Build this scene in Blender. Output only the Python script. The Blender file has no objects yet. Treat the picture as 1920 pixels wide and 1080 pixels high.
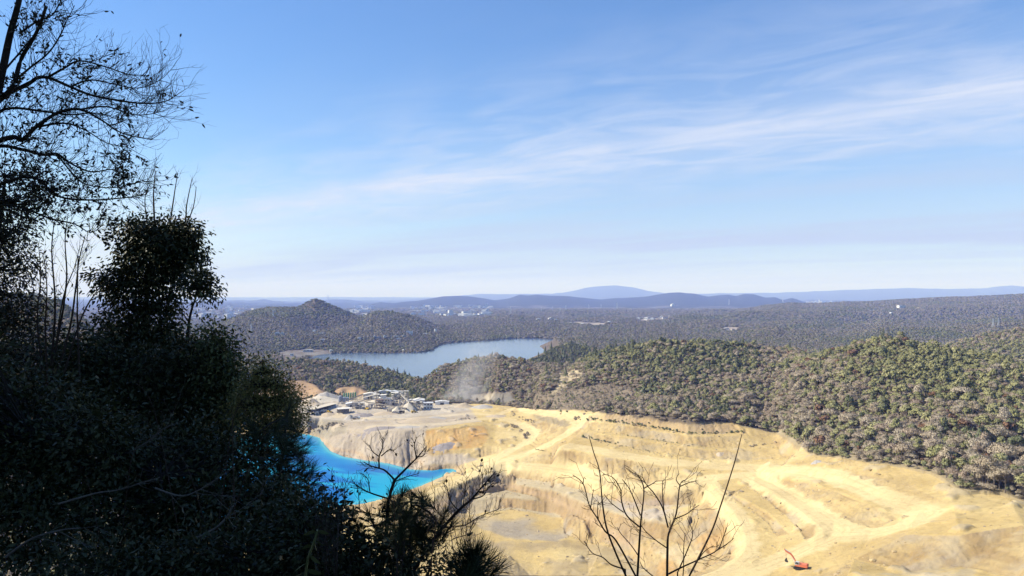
import bpy, bmesh, math, random
import numpy as np
from mathutils import Vector, Matrix
from mathutils.geometry import delaunay_2d_cdt
random.seed(7)
RNG = np.random.default_rng(11)
SC = bpy.context.scene
COL = SC.collection
F, CX, YH = 1400.0, 960.0, 553.0      # focal length in photo pixels, centre column, horizon row
PITCH = math.atan((YH - 540.0) / F)

# ------------------------------------------------------------------ helpers
def slope_of(py):                      # metres of height per metre forward for a photo row
    yv = (540.0 - py) / F
    c, s = math.cos(PITCH), math.sin(PITCH)
    return (s + yv * c) / (c - yv * s)
def tee(px, py=553.0):
    yv = (540.0 - py) / F
    c, s = math.cos(PITCH), math.sin(PITCH)
    return (px - CX) / F / (c - yv * s)
def at(px, py, Y):                     # a point at forward distance Y
    return Vector((tee(px, py) * Y, Y, slope_of(py) * Y))

def mesh_from(name, verts, faces, mat=None, smooth=False, colors=None):
    """verts (n,3) array, faces (m,k) array or list"""
    me = bpy.data.meshes.new(name)
    verts = np.asarray(verts, dtype=np.float32)
    if isinstance(faces, np.ndarray):
        m, k = faces.shape
        me.vertices.add(len(verts)); me.vertices.foreach_set('co', verts.ravel())
        me.loops.add(m * k); me.loops.foreach_set('vertex_index', faces.ravel().astype(np.int32))
        me.polygons.add(m)
        me.polygons.foreach_set('loop_start', np.arange(0, m * k, k, dtype=np.int32))
        me.polygons.foreach_set('loop_total', np.full(m, k, dtype=np.int32))
        me.update(calc_edges=True)
    else:
        me.from_pydata([tuple(v) for v in verts], [], [tuple(f) for f in faces])
    if colors is not None:
        a = me.color_attributes.new('Col', 'FLOAT_COLOR', 'POINT')
        c = np.ones((len(verts), 4), dtype=np.float32); c[:, :3] = colors
        a.data.foreach_set('color', c.ravel())
    if smooth:
        me.polygons.foreach_set('use_smooth', np.ones(len(me.polygons), dtype=bool))
    if mat: me.materials.append(mat)
    me.validate()
    return me

def link(name, me, parent=None, loc=(0, 0, 0)):
    o = bpy.data.objects.new(name, me); COL.objects.link(o)
    o.location = loc
    if parent is not None: o.parent = parent
    return o
def tag(o, label=None, cat=None, group=None, kind=None):
    if label: o['label'] = label
    if cat: o['category'] = cat
    if group: o['group'] = group
    if kind: o['kind'] = kind
    return o
def empty(name, loc, rz=0.0):
    o = bpy.data.objects.new(name, None); COL.objects.link(o)
    o.location = loc; o.rotation_euler = (0, 0, rz); o.empty_display_size = 0.5
    return o
def copy_tree(o, parent=None):
    c = o.copy(); COL.objects.link(c)
    c.parent = parent
    for ch in o.children: copy_tree(ch, c)
    return c

# ---- small solid builder
class MB:
    def __init__(s): s.v = []; s.f = []
    def add(s, vs, fs):
        b = len(s.v); s.v += [tuple(v) for v in vs]; s.f += [tuple(i + b for i in f) for f in fs]
    def box(s, c, d, rz=0.0, taper=1.0, tilt=None):
        hx, hy, hz = d[0] / 2, d[1] / 2, d[2] / 2
        m = Matrix.Rotation(rz, 3, 'Z')
        if tilt: m = m @ Matrix.Rotation(tilt, 3, 'Y')
        vs = []
        for z in (-1, 1):
            k = taper if z > 0 else 1.0
            for x, y in ((-1, -1), (1, -1), (1, 1), (-1, 1)):
                vs.append(Vector(c) + m @ Vector((x * hx * k, y * hy * k, z * hz)))
        s.add(vs, [(3, 2, 1, 0), (4, 5, 6, 7), (0, 1, 5, 4), (1, 2, 6, 5), (2, 3, 7, 6), (3, 0, 4, 7)])
    def beam(s, a, b, w, h=None):
        a, b = Vector(a), Vector(b); h = h or w
        d = (b - a).normalized()
        u = d.cross(Vector((0, 0, 1)))
        u = Vector((1, 0, 0)) if u.length < 1e-4 else u.normalized()
        n = u.cross(d)
        vs = [p + u * (x * w / 2) + n * (y * h / 2) for p in (a, b) for x, y in ((-1, -1), (1, -1), (1, 1), (-1, 1))]
        s.add(vs, [(3, 2, 1, 0), (4, 5, 6, 7), (0, 1, 5, 4), (1, 2, 6, 5), (2, 3, 7, 6), (3, 0, 4, 7)])
    def lathe(s, c, prof, n=14, axis='Z', rot=None):
        c = Vector(c); vs = []; fs = []
        for r, z in prof:
            for k in range(n):
                a = 2 * math.pi * k / n
                p = Vector((r * math.cos(a), r * math.sin(a), z))
                if axis == 'Y': p = Vector((p.x, p.z, p.y))
                if axis == 'X': p = Vector((p.z, p.x, p.y))
                if rot is not None: p = rot @ p
                vs.append(c + p)
        for i in range(len(prof) - 1):
            for k in range(n):
                fs.append((i * n + k, i * n + (k + 1) % n, (i + 1) * n + (k + 1) % n, (i + 1) * n + k))
        fs.append(tuple(range(n - 1, -1, -1))); fs.append(tuple((len(prof) - 1) * n + k for k in range(n)))
        s.add(vs, fs)
    def prism(s, poly, a, b):           # poly in xz, extruded along y from a to b
        n = len(poly)
        vs = [(x, a, z) for x, z in poly] + [(x, b, z) for x, z in poly]
        fs = [tuple(range(n)), tuple(range(2 * n - 1, n - 1, -1))] + [(k, n + k, n + (k + 1) % n, (k + 1) % n) for k in range(n)]
        s.add(vs, fs)
    def tube(s, pts, rads, n=5):
        pts = [Vector(p) for p in pts]; vs = []; fs = []
        for i, p in enumerate(pts):
            d = (pts[min(i + 1, len(pts) - 1)] - pts[max(i - 1, 0)])
            d = d.normalized() if d.length > 1e-9 else Vector((0, 0, 1))
            u = d.cross(Vector((0.31, 0.17, 0.93)))
            if u.length < 1e-4: u = d.cross(Vector((1, 0, 0)))
            u.normalize(); w = d.cross(u)
            for k in range(n):
                a = 2 * math.pi * k / n
                vs.append(p + (u * math.cos(a) + w * math.sin(a)) * rads[i])
        for i in range(len(pts) - 1):
            for k in range(n):
                fs.append((i * n + k, i * n + (k + 1) % n, (i + 1) * n + (k + 1) % n, (i + 1) * n + k))
        vs.append(pts[-1]); e = len(vs) - 1
        fs += [((len(pts) - 1) * n + k, (len(pts) - 1) * n + (k + 1) % n, e) for k in range(n)]
        s.add(vs, fs)
    def build(s, name, mat, parent=None, loc=(0, 0, 0), smooth=False):
        me = mesh_from(name, s.v, s.f, mat, smooth)
        return link(name, me, parent, loc)

# ---- numpy value noise
def _hash(ix, iy, seed):
    h = ix * np.uint32(374761393) + iy * np.uint32(668265263) + np.uint32((seed * 974711) & 0xffffffff)
    h = (h ^ (h >> np.uint32(13))) * np.uint32(1274126177)
    h = h ^ (h >> np.uint32(16))
    return (h & np.uint32(0xffffff)).astype(np.float32) * np.float32(1.0 / 0xffffff)
def vnoise(x, y, seed=0):
    x = np.asarray(x, np.float64); y = np.asarray(y, np.float64)
    fx0, fy0 = np.floor(x), np.floor(y); fx, fy = (x - fx0).astype(np.float32), (y - fy0).astype(np.float32)
    ix, iy = fx0.astype(np.int32).view(np.uint32) if fx0.ndim else np.uint32(int(fx0) & 0xffffffff), fy0.astype(np.int32).view(np.uint32) if fy0.ndim else np.uint32(int(fy0) & 0xffffffff)
    fx = fx * fx * (3 - 2 * fx); fy = fy * fy * (3 - 2 * fy)
    one = np.uint32(1)
    with np.errstate(over='ignore'):
        a, b = _hash(ix, iy, seed), _hash(ix + one, iy, seed)
        c, d = _hash(ix, iy + one, seed), _hash(ix + one, iy + one, seed)
    return (a + (b - a) * fx) * (1 - fy) + (c + (d - c) * fx) * fy
def fbm(x, y, oct=4, seed=0, gain=0.5):
    s = 0.0; a = 1.0; t = 0.0
    for o in range(oct):
        s = s + a * (vnoise(x * 2 ** o + o * 17.3, y * 2 ** o - o * 9.1, seed + o) - 0.5); t += a; a *= gain
    return s / t * 2.0                 # about -1..1
def sstep(a, b, x):
    t = np.clip((x - a) / (b - a), 0, 1); return t * t * (3 - 2 * t)

# ---- materials
def new_mat(name):
    m = bpy.data.materials.new(name); m.use_nodes = True
    nt = m.node_tree
    return m, nt, nt.nodes['Principled BSDF']
def N(nt, kind, **kw):
    n = nt.nodes.new(kind)
    for k, v in kw.items():
        if k in n.inputs: n.inputs[k].default_value = v
        else: setattr(n, k, v)
    return n
def ramp(nt, fac, stops):
    r = nt.nodes.new('ShaderNodeValToRGB')
    e = r.color_ramp.elements
    while len(e) < len(stops): e.new(0.5)
    for el, (p, c) in zip(e, stops):
        el.position = p; el.color = (*c, 1)
    nt.links.new(fac, r.inputs['Fac'])
    return r
def plain(name, base, rough=0.7, metal=0.0, var=0.18, scale=2.0, spec=0.3, bump=0.0):
    """a painted / weathered material with noise in its colour"""
    m, nt, b = new_mat(name)
    tc = N(nt, 'ShaderNodeTexCoord')
    n = N(nt, 'ShaderNodeTexNoise', Scale=scale, Detail=5.0, Roughness=0.65)
    nt.links.new(tc.outputs['Object'], n.inputs['Vector'])
    lo = tuple(c * (1 - var) for c in base); hi = tuple(min(1, c * (1 + var)) for c in base)
    r = ramp(nt, n.outputs['Fac'], [(0.3, lo), (0.7, hi)])
    nt.links.new(r.outputs['Color'], b.inputs['Base Color'])
    b.inputs['Roughness'].default_value = rough; b.inputs['Metallic'].default_value = metal
    b.inputs['Specular IOR Level'].default_value = spec
    if bump:
        bp = N(nt, 'ShaderNodeBump', Strength=bump); nt.links.new(n.outputs['Fac'], bp.inputs['Height'])
        nt.links.new(bp.outputs['Normal'], b.inputs['Normal'])
    return m
# ------------------------------------------------------------------ terrain from surveyed break lines
PTS = []                               # (t, logY, z)
def addp(px, py, z=None, D=None):
    s = slope_of(py)
    if D is None: D = z / s
    if z is None: z = s * D
    PTS.append((tee(px, py), math.log(D), z))
def dens(pts, step=6.0):
    out = [pts[0]]
    for a, b in zip(pts[:-1], pts[1:]):
        n = max(1, int(math.hypot(b[0] - a[0], b[1] - a[1]) / step))
        for k in range(1, n + 1):
            f = k / n; out.append(tuple(a[i] + (b[i] - a[i]) * f for i in range(len(a))))
    return out
def LZ(*pts, step=6.0):                # (px, py, z)
    for p in dens(list(pts), step): addp(p[0], p[1], z=p[2])
def LF(z, *pts, step=6.0):             # same height all along
    for p in dens([(*p, z) for p in pts], step): addp(p[0], p[1], z=z)
def LD(D, *pts, drop=0.0, step=8.0):   # ridge lines: height read at a distance, ground drop metres under the tree tops
    D2 = D if isinstance(D, (list, tuple)) else [D] * len(pts)
    for p in dens([(p[0], p[1], d) for p, d in zip(pts, D2)], step):
        s = slope_of(p[1]); PTS.append((tee(p[0], p[1]), math.log(p[2]), s * p[2] - drop))
def LW(D, z, x0, x1, step=30):         # hidden lines: height z at a distance
    for px in np.arange(x0, x1 + 1, step): PTS.append((tee(px), math.log(D), z))

# far ranges
LW(60000, -200, -900, 2800, 100); LW(36000, -160, -900, 2800, 60)
LD(30000, (-900, 560), (-300, 556), (0, 560), (200, 562), (380, 567), (460, 565), (560, 568), (700, 565), (830, 558), (900, 550), (1040, 548.5), (1070, 544), (1100, 538.5), (1130, 536), (1160, 536), (1190, 538.5), (1215, 544), (1250, 548.5), (1330, 549), (1400, 549), (1500, 547), (1600, 542), (1690, 539), (1780, 541), (1850, 538), (1895, 532), (1920, 535), (2200, 538), (2800, 545))
LW(24000, -170, -900, 2800, 60)
LD(18500, (300, 568), (380, 570), (430, 567), (460, 565), (495, 559), (520, 563), (545, 567), (580, 568), (620, 563), (655, 562), (690, 567), (730, 569), step=5)
LW(16500, -165, -900, 2800, 60); LW(14000, -160, -900, 2800, 60)
LD(11500, (640, 578), (680, 575), (700, 568), (712, 564.5), (735, 566), (755, 564), (780, 563), (805, 560), (830, 557), (855, 556), (878, 556), (905, 559), (927, 562), (954, 558), (974, 551), (990, 552), (1006, 551), (1032, 554), (1065, 555), (1088, 558), (1126, 561), (1155, 558), (1184, 556), (1219, 553), (1254, 549), (1277, 549), (1301, 552), (1327, 558), (1350, 555), (1365, 553.5), (1380, 555.5), (1394, 551), (1413, 551), (1435, 558), (1454, 557), (1468, 563), (1484, 559), (1495, 562), (1512, 567), (1560, 571), step=4)
LD(9600, (640, 580), (720, 575), (800, 572), (900, 574), (960, 570), (1010, 568), (1100, 572), (1200, 572), (1270, 568), (1340, 572), (1420, 570), (1500, 574), step=6)
LW(8300, -150, -900, 2800, 50)
LW(6500, -146, -900, 850, 50); LW(6500, -130, 900, 1450, 50); LW(6800, -140, 1500, 2800, 50)
LD(5000, (1440, 575), (1508, 572), (1600, 566.5), (1700, 562.5), (1800, 558.5), (1920, 551), (2200, 546), (2800, 545))
LD(3600, (1400, 586), (1500, 590), (1600, 583), (1700, 580), (1800, 578), (1920, 578), (2200, 570), (2800, 565))
LW(5000, -142, -900, 820, 50); LW(5000, -118, 900, 1400, 40)
LW(3600, -142, -900, 820, 50); LD(3600, (900, 598), (980, 594), (1050, 598), (1130, 592), (1220, 597), (1300, 590), (1350, 594), drop=4); LW(4300, -136, 900, 1400, 40)
LD(2900, (860, 608), (960, 604), (1060, 608), (1140, 602), (1240, 606), (1330, 599), (1420, 607), (1500, 600), (1580, 607), (1660, 596), (1760, 603), (1850, 593), (1950, 590), (2200, 585), (2800, 580), drop=4); LW(3250, -128, 940, 2800, 50); LW(2450, -121, 840, 2800, 50)
LW(1900, -112, 1060, 2800, 50); LW(1500, -116, 1120, 2800, 50)
LD(1150, (1740, 660), (1780, 640), (1850, 622), (1920, 612), (2100, 600), (2800, 580), drop=6)
LD(2100, (1300, 634), (1380, 625), (1450, 612), (1500, 622), (1580, 628), (1660, 610), (1760, 615), (1850, 606), (1950, 600), (2200, 590), drop=4)
# peak by the reservoir
LD(2600, (100, 610), (300, 612), (400, 608), (430, 598), (470, 581), (500, 574), (540, 574), (556, 574), (568, 569), (580, 562.5), (590, 557), (600, 560), (612, 565.5), (626, 571.5), (640, 577.5), (655, 586), (680, 594), (700, 584), (720, 582.5), (750, 586), (780, 593), (800, 601), (815, 610), drop=5)
LW(3050, -135, -900, 850, 40)
LD(2250, (300, 622), (400, 614), (440, 602), (500, 592), (540, 594), (560, 602), (580, 616), (600, 620), (660, 610), (720, 605), (780, 612), (815, 620), drop=5)
LZ((300, 645, -112), (420, 640, -110), (520, 634, -107), (600, 633, -107), (680, 636, -110), (740, 635, -112), (800, 636, -118))
LZ((300, 668, -127), (480, 664, -128), (520, 660, -129.3), (560, 658, -129.3), (620, 656, -129.3), (660, 648, -122), (720, 646, -122), (790, 648, -124))
# reservoir shoreline at -130 and bed
SH = [(1040, 636), (1025, 635), (1000, 634), (960, 634.5), (930, 637), (900, 639.5), (860, 641.5), (835, 643), (822, 648), (812, 653), (812, 656), (790, 660), (750, 661.5), (720, 662), (670, 661), (640, 662), (610, 664), (585, 668), (575, 674)]
LF(-130, *SH)
for p in ((900, 651), (800, 675), (700, 672), (760, 693), (960, 644), (850, 665), (1000, 642), (640, 672)): addp(*p, z=-141)
LW(1330, -141, 640, 960, 30); LW(1160, -129, 440, 960, 25); LW(1900, -138, 900, 1010, 30); LW(1550, -136, 930, 1020, 30); LW(1500, -124, 420, 560, 30)
# near hills
LD(1060, (380, 700), (440, 690), (500, 674), (540, 669), (580, 667), (620, 669), (660, 673), (700, 681), (740, 691), (770, 706), (785, 713), (800, 712), drop=8)
LW(930, -121, 300, 900, 25)
LD([1010, 1000, 990, 980, 970, 960, 950, 940, 930, 920], (790, 701), (810, 689), (840, 674), (870, 666), (900, 661), (930, 659), (960, 662), (985, 669), (1010, 676), (1060, 690), drop=8)
LD(1260, (960, 690), (985, 668), (1020, 651), (1050, 641), (1075, 639), (1100, 646), (1130, 655), (1200, 670), drop=8)
LW(1100, -105, 900, 1200, 30)
LD([900, 870, 840, 820, 800, 790, 790, 800, 810, 830, 850], (1060, 690), (1090, 667), (1120, 652), (1150, 643), (1200, 634), (1250, 629), (1300, 628), (1350, 630), (1400, 634), (1440, 642), (1500, 652), drop=8)
LD([700, 660, 630, 610, 600, 590, 580, 570, 550, 540, 510, 500, 500], (1520, 655), (1560, 645), (1600, 634), (1640, 626), (1670, 622), (1700, 624), (1750, 632), (1800, 642), (1850, 654), (1920, 668), (2050, 690), (2300, 700), (2800, 700), drop=8)
LW(1150, -108, 1230, 1650, 30); LW(880, -100, 1530, 2800, 50)
# hillside flank between ridge and quarry
LD([760, 720, 700, 690, 660, 640, 600], (1010, 730), (1060, 735), (1110, 735), (1160, 740), (1230, 735), (1300, 735), (1400, 740), drop=6)
LD([790, 770, 740, 715, 700, 690, 690], (1020, 700), (1080, 700), (1140, 695), (1200, 690), (1280, 685), (1380, 690), (1460, 690), drop=7)
LD([560, 530, 500, 470, 430, 400, 380], (1480, 740), (1540, 740), (1600, 740), (1680, 740), (1780, 760), (1900, 780), (2100, 790), drop=7)
LD([480, 450, 430, 410, 380, 350, 330], (1530, 800), (1580, 800), (1640, 800), (1700, 810), (1780, 830), (1880, 850), (2100, 880), drop=7)
LD([580, 535, 485], (1430, 770), (1480, 775), (1520, 790), drop=5)
# left hill behind the foreground trees
LD(950, (-900, 500), (-300, 520), (60, 555), (100, 563), (130, 581), (160, 606), (175, 640), (210, 690), (260, 730), drop=2)
LW(1300, -100, -900, 300, 40); LW(800, -60, -900, -100, 60)
# mounds of earth behind the plant
LZ((430, 748, -120), (470, 738, -115), (520, 722, -112), (560, 716, -111), (590, 722, -114), (610, 738, -120))
LZ((620, 735, -120), (640, 728, -116.5), (660, 726, -116.5), (680, 733, -119), (700, 739, -121))
LW(960, -117, 430, 700, 20)
# plant platform
LZ((500, 772, -124), (560, 770, -124), (620, 768, -123), (680, 765, -122.5), (760, 762, -122.5), (840, 760, -122), (900, 763, -121), (960, 764, -120))
LZ((500, 755, -122), (600, 752, -122), (700, 748, -122), (770, 750, -122), (850, 754, -121), (960, 757, -120), (1000, 760, -117))
LZ((540, 785, -127), (600, 784, -127), (640, 785, -125.5), (700, 783, -123.5), (760, 785, -122), (820, 786, -121), (880, 782, -121), (940, 780, -120.5), (980, 782, -119.5))
# dump crest, toe, lake shore
LZ((575, 796, -130), (600, 797, -129), (620, 800, -127.5), (660, 806, -124), (700, 806, -120.5), (760, 806, -118.5), (850, 803, -118.5), (905, 796, -119.5), (922, 794, -120.5), (942, 800, -121.2))
LZ((790, 853, -133), (815, 849, -131), (850, 846, -129.5), (900, 839, -127.5), (935, 836, -126))
LZ((780, 872, -137), (830, 868, -135.5), (870, 864, -134), (900, 858, -132.5), (930, 850, -129))
LK = [(380, 823), (420, 818), (480, 815), (540, 812), (560, 813), (580, 815), (600, 821), (606, 835), (617, 847), (640, 857), (680, 864), (720, 869), (760, 880), (800, 882), (830, 878), (850, 879.5), (850, 882.5), (800, 905), (750, 925), (700, 937), (650, 946), (600, 956), (540, 968), (470, 978), (400, 975), (330, 950), (300, 900), (320, 850), (350, 830)]
LF(-140, *LK, LK[0])
for p in ((600, 880), (560, 850), (700, 900), (500, 880), (420, 870), (780, 896), (640, 915), (360, 900), (450, 930), (560, 930), (660, 880), (590, 835), (540, 835)): addp(*p, z=-152)
LZ((300, 750, -119), (340, 800, -125), (380, 812, -134), (450, 800, -131), (520, 798, -130))
# haul roads
LZ((975, 769, -119.8), (1020, 774, -112), (1060, 780, -107.5), (1085, 790, -107), (1090, 798, -108), (1075, 808, -111), (1050, 822, -115.5), (1020, 836, -120), (985, 851, -125), (955, 862, -128), (925, 872, -130))
LZ((965, 763, -119), (1020, 764, -111), (1060, 768, -104), (1095, 775, -101))
LZ((950, 786, -120.3), (975, 796, -120.6), (998, 806, -121.3), (1006, 815, -122), (990, 829, -124), (955, 845, -127), (920, 862, -130))
LZ((1000, 788, -117), (1040, 795, -113), (1065, 802, -110.5))
LZ((1015, 806, -119), (1040, 812, -115), (1000, 838, -123.5))
LZ((925, 872, -130), (905, 880, -131), (870, 895, -133), (830, 911, -134.3), (770, 938, -136.3), (700, 965, -137.5), (600, 1000, -138.5), (400, 1040, -139))
LZ((905, 888, -131.3), (870, 904, -133.2), (830, 920, -134.6), (770, 948, -136.6), (700, 976, -138))
# benches above the haul road
LZ((1098, 777, -99.5), (1135, 777, -96), (1240, 790, -95), (1290, 797, -95), (1340, 796, -94.5), (1375, 795, -94), (1393, 803, -94.8))
LZ((1130, 770, -94.5), (1240, 778, -91), (1300, 786, -91), (1390, 785, -93), (1440, 795, -95.8))
LZ((1098, 788, -104), (1125, 788, -101), (1220, 800, -100.3), (1290, 813, -100.3), (1345, 814, -99.5), (1395, 810, -97.5))
LZ((1098, 791, -104.3), (1122, 791, -101.2), (1220, 804.5, -100.6), (1290, 817.5, -100.6), (1345, 818, -99.8), (1390, 815, -98.4), (1440, 820, -99.3))
LZ((1095, 806, -107), (1190, 818, -105.5), (1240, 827, -105.5), (1290, 835, -105.5), (1340, 839, -105), (1390, 840, -104), (1450, 833, -102))
LZ((1092, 809, -107.3), (1188, 822, -105.8), (1240, 831, -105.8), (1290, 839.5, -105.8), (1340, 843.5, -105.3), (1390, 845, -104.4), (1460, 840, -101.8))
LZ((1080, 819, -110.5), (1130, 828, -110), (1200, 843, -110), (1300, 858, -109.6), (1400, 863, -108), (1480, 858, -103.5))
LZ((1050, 842, -113.5), (1100, 849, -112.6), (1150, 858, -112), (1250, 872, -111.5), (1350, 880, -110.2), (1420, 881, -108.5))
LZ((970, 868, -128.6), (1020, 872, -126.5), (1070, 878, -124.6), (1110, 888, -122.6), (1150, 899, -121), (1200, 907, -119.5), (1260, 906, -116), (1300, 898, -113.5), (1340, 892, -111.6), (1385, 887, -109.8))
LZ((960, 878, -129.7), (1020, 881, -127.3), (1070, 889, -125.4), (1110, 899, -123.4), (1150, 911, -121.7), (1210, 919, -119.7), (1270, 915, -116.6), (1330, 906, -112.8))
# pit walls
LZ((905, 897, -133), (970, 882, -130.6), (1050, 892, -128), (1110, 908, -126), (1180, 928, -123.8), (1250, 930, -121), (1330, 922, -116))
LZ((900, 910, -137), (960, 894, -135.6), (1040, 905, -133.6), (1090, 919, -131.6), (1150, 937, -129), (1230, 948, -126), (1320, 942, -121))
LZ((905, 917, -138), (955, 905, -136.6), (1040, 920, -134.6), (1100, 945, -132), (1180, 970, -129), (1260, 985, -126), (1350, 1000, -121))
LZ((895, 930, -142), (950, 918, -140.6), (1035, 936, -138.6), (1090, 959, -137), (1160, 987, -134.8), (1250, 1012, -131.5), (1335, 1036, -126))
LZ((885, 940, -143.2), (930, 930, -141.6), (960, 933, -141.2), (1030, 941, -140.3), (1080, 963, -138.8), (1150, 1000, -138), (1200, 1023, -136), (1240, 1042, -134), (1320, 1072, -129))
LZ((875, 962, -147), (960, 951.5, -146.3), (1040, 962, -145.3), (1090, 985, -145.5), (1140, 1020, -143.5), (1200, 1060, -142), (1240, 1090, -139))
for p in ((900, 985), (960, 975), (1020, 985), (1060, 1000), (1000, 1020), (920, 1010), (1100, 1020)): addp(*p, z=-147.6)
for p in ((880, 1040, -146), (960, 1042, -147), (1050, 1050, -144.5), (1000, 1082, -146), (1100, 1082, -142.5), (1200, 1092, -140), (800, 1000, -142), (840, 960, -141), (780, 1060, -144)): addp(*p)
# benches between pit and excavator terrace
LZ((1305, 905, -113), (1345, 932, -111.5), (1375, 960, -110), (1395, 1000, -109), (1398, 1035, -108.3), (1370, 1060, -108.8), (1310, 1085, -109.5))
LZ((1325, 945, -116), (1350, 970, -115), (1368, 1005, -114), (1368, 1035, -113.5), (1340, 1055, -114), (1290, 1080, -116))
LZ((1345, 915, -110.8), (1400, 940, -108), (1440, 962, -106.5), (1465, 985, -105.3), (1480, 1003, -105))
LZ((1360, 925, -111.3), (1410, 955, -109.2), (1440, 980, -108), (1455, 1005, -107.5))
LZ((1412, 903, -107), (1450, 925, -104), (1500, 958, -101), (1535, 985, -99.6), (1545, 1002, -99.8))
LZ((1402, 910, -109), (1430, 930, -107.4), (1475, 968, -105), (1500, 995, -103.8))
LZ((1455, 1035, -106.3), (1495, 1062, -104.8), (1525, 1030, -102.5), (1560, 1003, -100))
for p in ((1480, 1085, -106), (1400, 1082, -107.8), (1420, 1050, -107.5), (1540, 1075, -103.5)): addp(*p)
LZ((1400, 888, -109), (1450, 906, -105.2), (1520, 951, -101), (1580, 985, -98), (1620, 1001, -96.5))
LZ((1440, 892, -103.6), (1510, 904, -97.6), (1580, 925, -94.6), (1650, 955, -92.3), (1690, 975, -92))
LZ((1460, 902, -104), (1540, 955, -100), (1600, 980, -97.2), (1640, 990, -95.6))
LZ((1430, 884, -103), (1520, 893, -97), (1600, 911, -93.5), (1680, 945, -91), (1740, 966, -89))
LZ((1440, 874, -101), (1540, 881, -93.2), (1620, 888, -89.5), (1700, 905, -87.2), (1760, 937, -86), (1810, 952, -85.5))
# forest edge along the quarry
EDGE = [(1393, 802, -95.3), (1455, 812, -97.3), (1480, 828, -96.5), (1530, 855, -92.5), (1600, 862, -88), (1700, 880, -85.3), (1745, 888, -84.5), (1790, 919, -84), (1815, 925, -84), (1870, 926, -83.6), (1920, 945, -84), (2050, 970, -84), (2400, 1000, -84)]
LZ(*EDGE)
for p in ((1700, 1002, -90), (1800, 1002, -84.4), (1920, 985, -80), (1920, 1042, -84), (1800, 1062, -91.5), (1700, 1072, -96), (1600, 1050, -99), (1900, 1088, -88), (2100, 1010, -78), (2400, 1050, -76)): addp(*p)
# camera hill below the frame
LW(200, -104, -900, 1100, 60); LW(200, -90, 1160, 1500, 60); LW(200, -84, 1560, 2800, 60)
LW(120, -74, -900, 1200, 80); LW(120, -66, 1280, 2800, 80)
LW(60, -46, -900, 2800, 100); LW(36, -31, -900, 2800, 100)
LW(350, -128, -900, 500, 60); LW(350, -130, 560, 900, 60)

arr = np.array(PTS); arr[:, 1] *= 0.35
key = np.round(arr[:, :2] * 2e4).astype(np.int64)
_, ui = np.unique(key, axis=0, return_index=True)
arr = arr[np.sort(ui)]
res = delaunay_2d_cdt([Vector((a, b)) for a, b in arr[:, :2]], [], [], 0, 1e-7)
tv = np.array([tuple(v) for v in res[0]]); tz = np.array([arr[o[0], 2] if o else 0.0 for o in res[3]])

# fan grid: constant-bearing columns, rows by distance
TC = np.concatenate([np.linspace(-1.30, -0.74, 90)[:-1], np.linspace(-0.74, 0.74, 1080), np.linspace(0.74, 1.30, 90)[1:]])
LY = np.concatenate([np.linspace(math.log(37), math.log(220), 60)[:-1], np.linspace(math.log(220), math.log(830), 800)[:-1],
                     np.linspace(math.log(830), math.log(3200), 330)[:-1], np.linspace(math.log(3200), math.log(58000), 230)])
nc, nr = len(TC), len(LY)
Z = np.full((nr, nc), np.nan)
gy = LY * 0.35
for f in res[2]:
    if len(f) != 3: continue
    (x0, y0), (x1, y1), (x2, y2) = tv[f[0]], tv[f[1]], tv[f[2]]
    i0, i1 = np.searchsorted(TC, [min(x0, x1, x2) - 1e-6, max(x0, x1, x2) + 1e-6])
    j0, j1 = np.searchsorted(gy, [min(y0, y1, y2) - 1e-6, max(y0, y1, y2) + 1e-6])
    if i1 <= i0 or j1 <= j0: continue
    d = (y1 - y2) * (x0 - x2) + (x2 - x1) * (y0 - y2)
    if abs(d) < 1e-14: continue
    gx, gg = np.meshgrid(TC[i0:i1], gy[j0:j1])
    w0 = ((y1 - y2) * (gx - x2) + (x2 - x1) * (gg - y2)) / d
    w1 = ((y2 - y0) * (gx - x2) + (x0 - x2) * (gg - y2)) / d
    w2 = 1 - w0 - w1
    ins = (w0 > -1e-6) & (w1 > -1e-6) & (w2 > -1e-6)
    blk = Z[j0:j1, i0:i1]
    blk[ins] = (w0 * tz[f[0]] + w1 * tz[f[1]] + w2 * tz[f[2]])[ins]
for j in range(nr):                    # any gaps: along the row
    r = Z[j]; ok = ~np.isnan(r)
    if ok.sum() > 1 and not ok.all(): r[~ok] = np.interp(TC[~ok], TC[ok], r[ok])
for i in range(nc):
    c = Z[:, i]; ok = ~np.isnan(c)
    if not ok.all() and ok.any(): c[~ok] = np.interp(LY[~ok], LY[ok], c[ok])
GT, GL = np.meshgrid(TC, LY)
GY = np.exp(GL); GX = GT * GY
Z0 = Z.copy()

def grid_cast_setup():
    c, s = math.cos(PITCH), math.sin(PITCH)
    sl = Z / GY
    yv = (sl * c - s) / (c + sl * s)
    return 540 - yv * F
PYG = grid_cast_setup()
def cast(px, py):
    """first ground point met by the sight line of a photo pixel -> Vector"""
    t = tee(px, py); i = int(np.clip(np.searchsorted(TC, t), 1, nc - 1))
    f = (t - TC[i - 1]) / (TC[i] - TC[i - 1])
    col = PYG[:, i - 1] * (1 - f) + PYG[:, i] * f
    j = int(np.argmax(col <= py)) if (col <= py).any() else nr - 1
    j = max(j, 1)
    a, b = col[j - 1], col[j]
    g = 0.0 if abs(a - b) < 1e-9 else float(np.clip((a - py) / (a - b), 0, 1))
    ly = LY[j - 1] + (LY[j] - LY[j - 1]) * g
    z = (Z[j - 1, i - 1] * (1 - f) + Z[j - 1, i] * f) * (1 - g) + (Z[j, i - 1] * (1 - f) + Z[j, i] * f) * g
    Y = math.exp(ly)
    return Vector((t * Y, Y, z))
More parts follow.
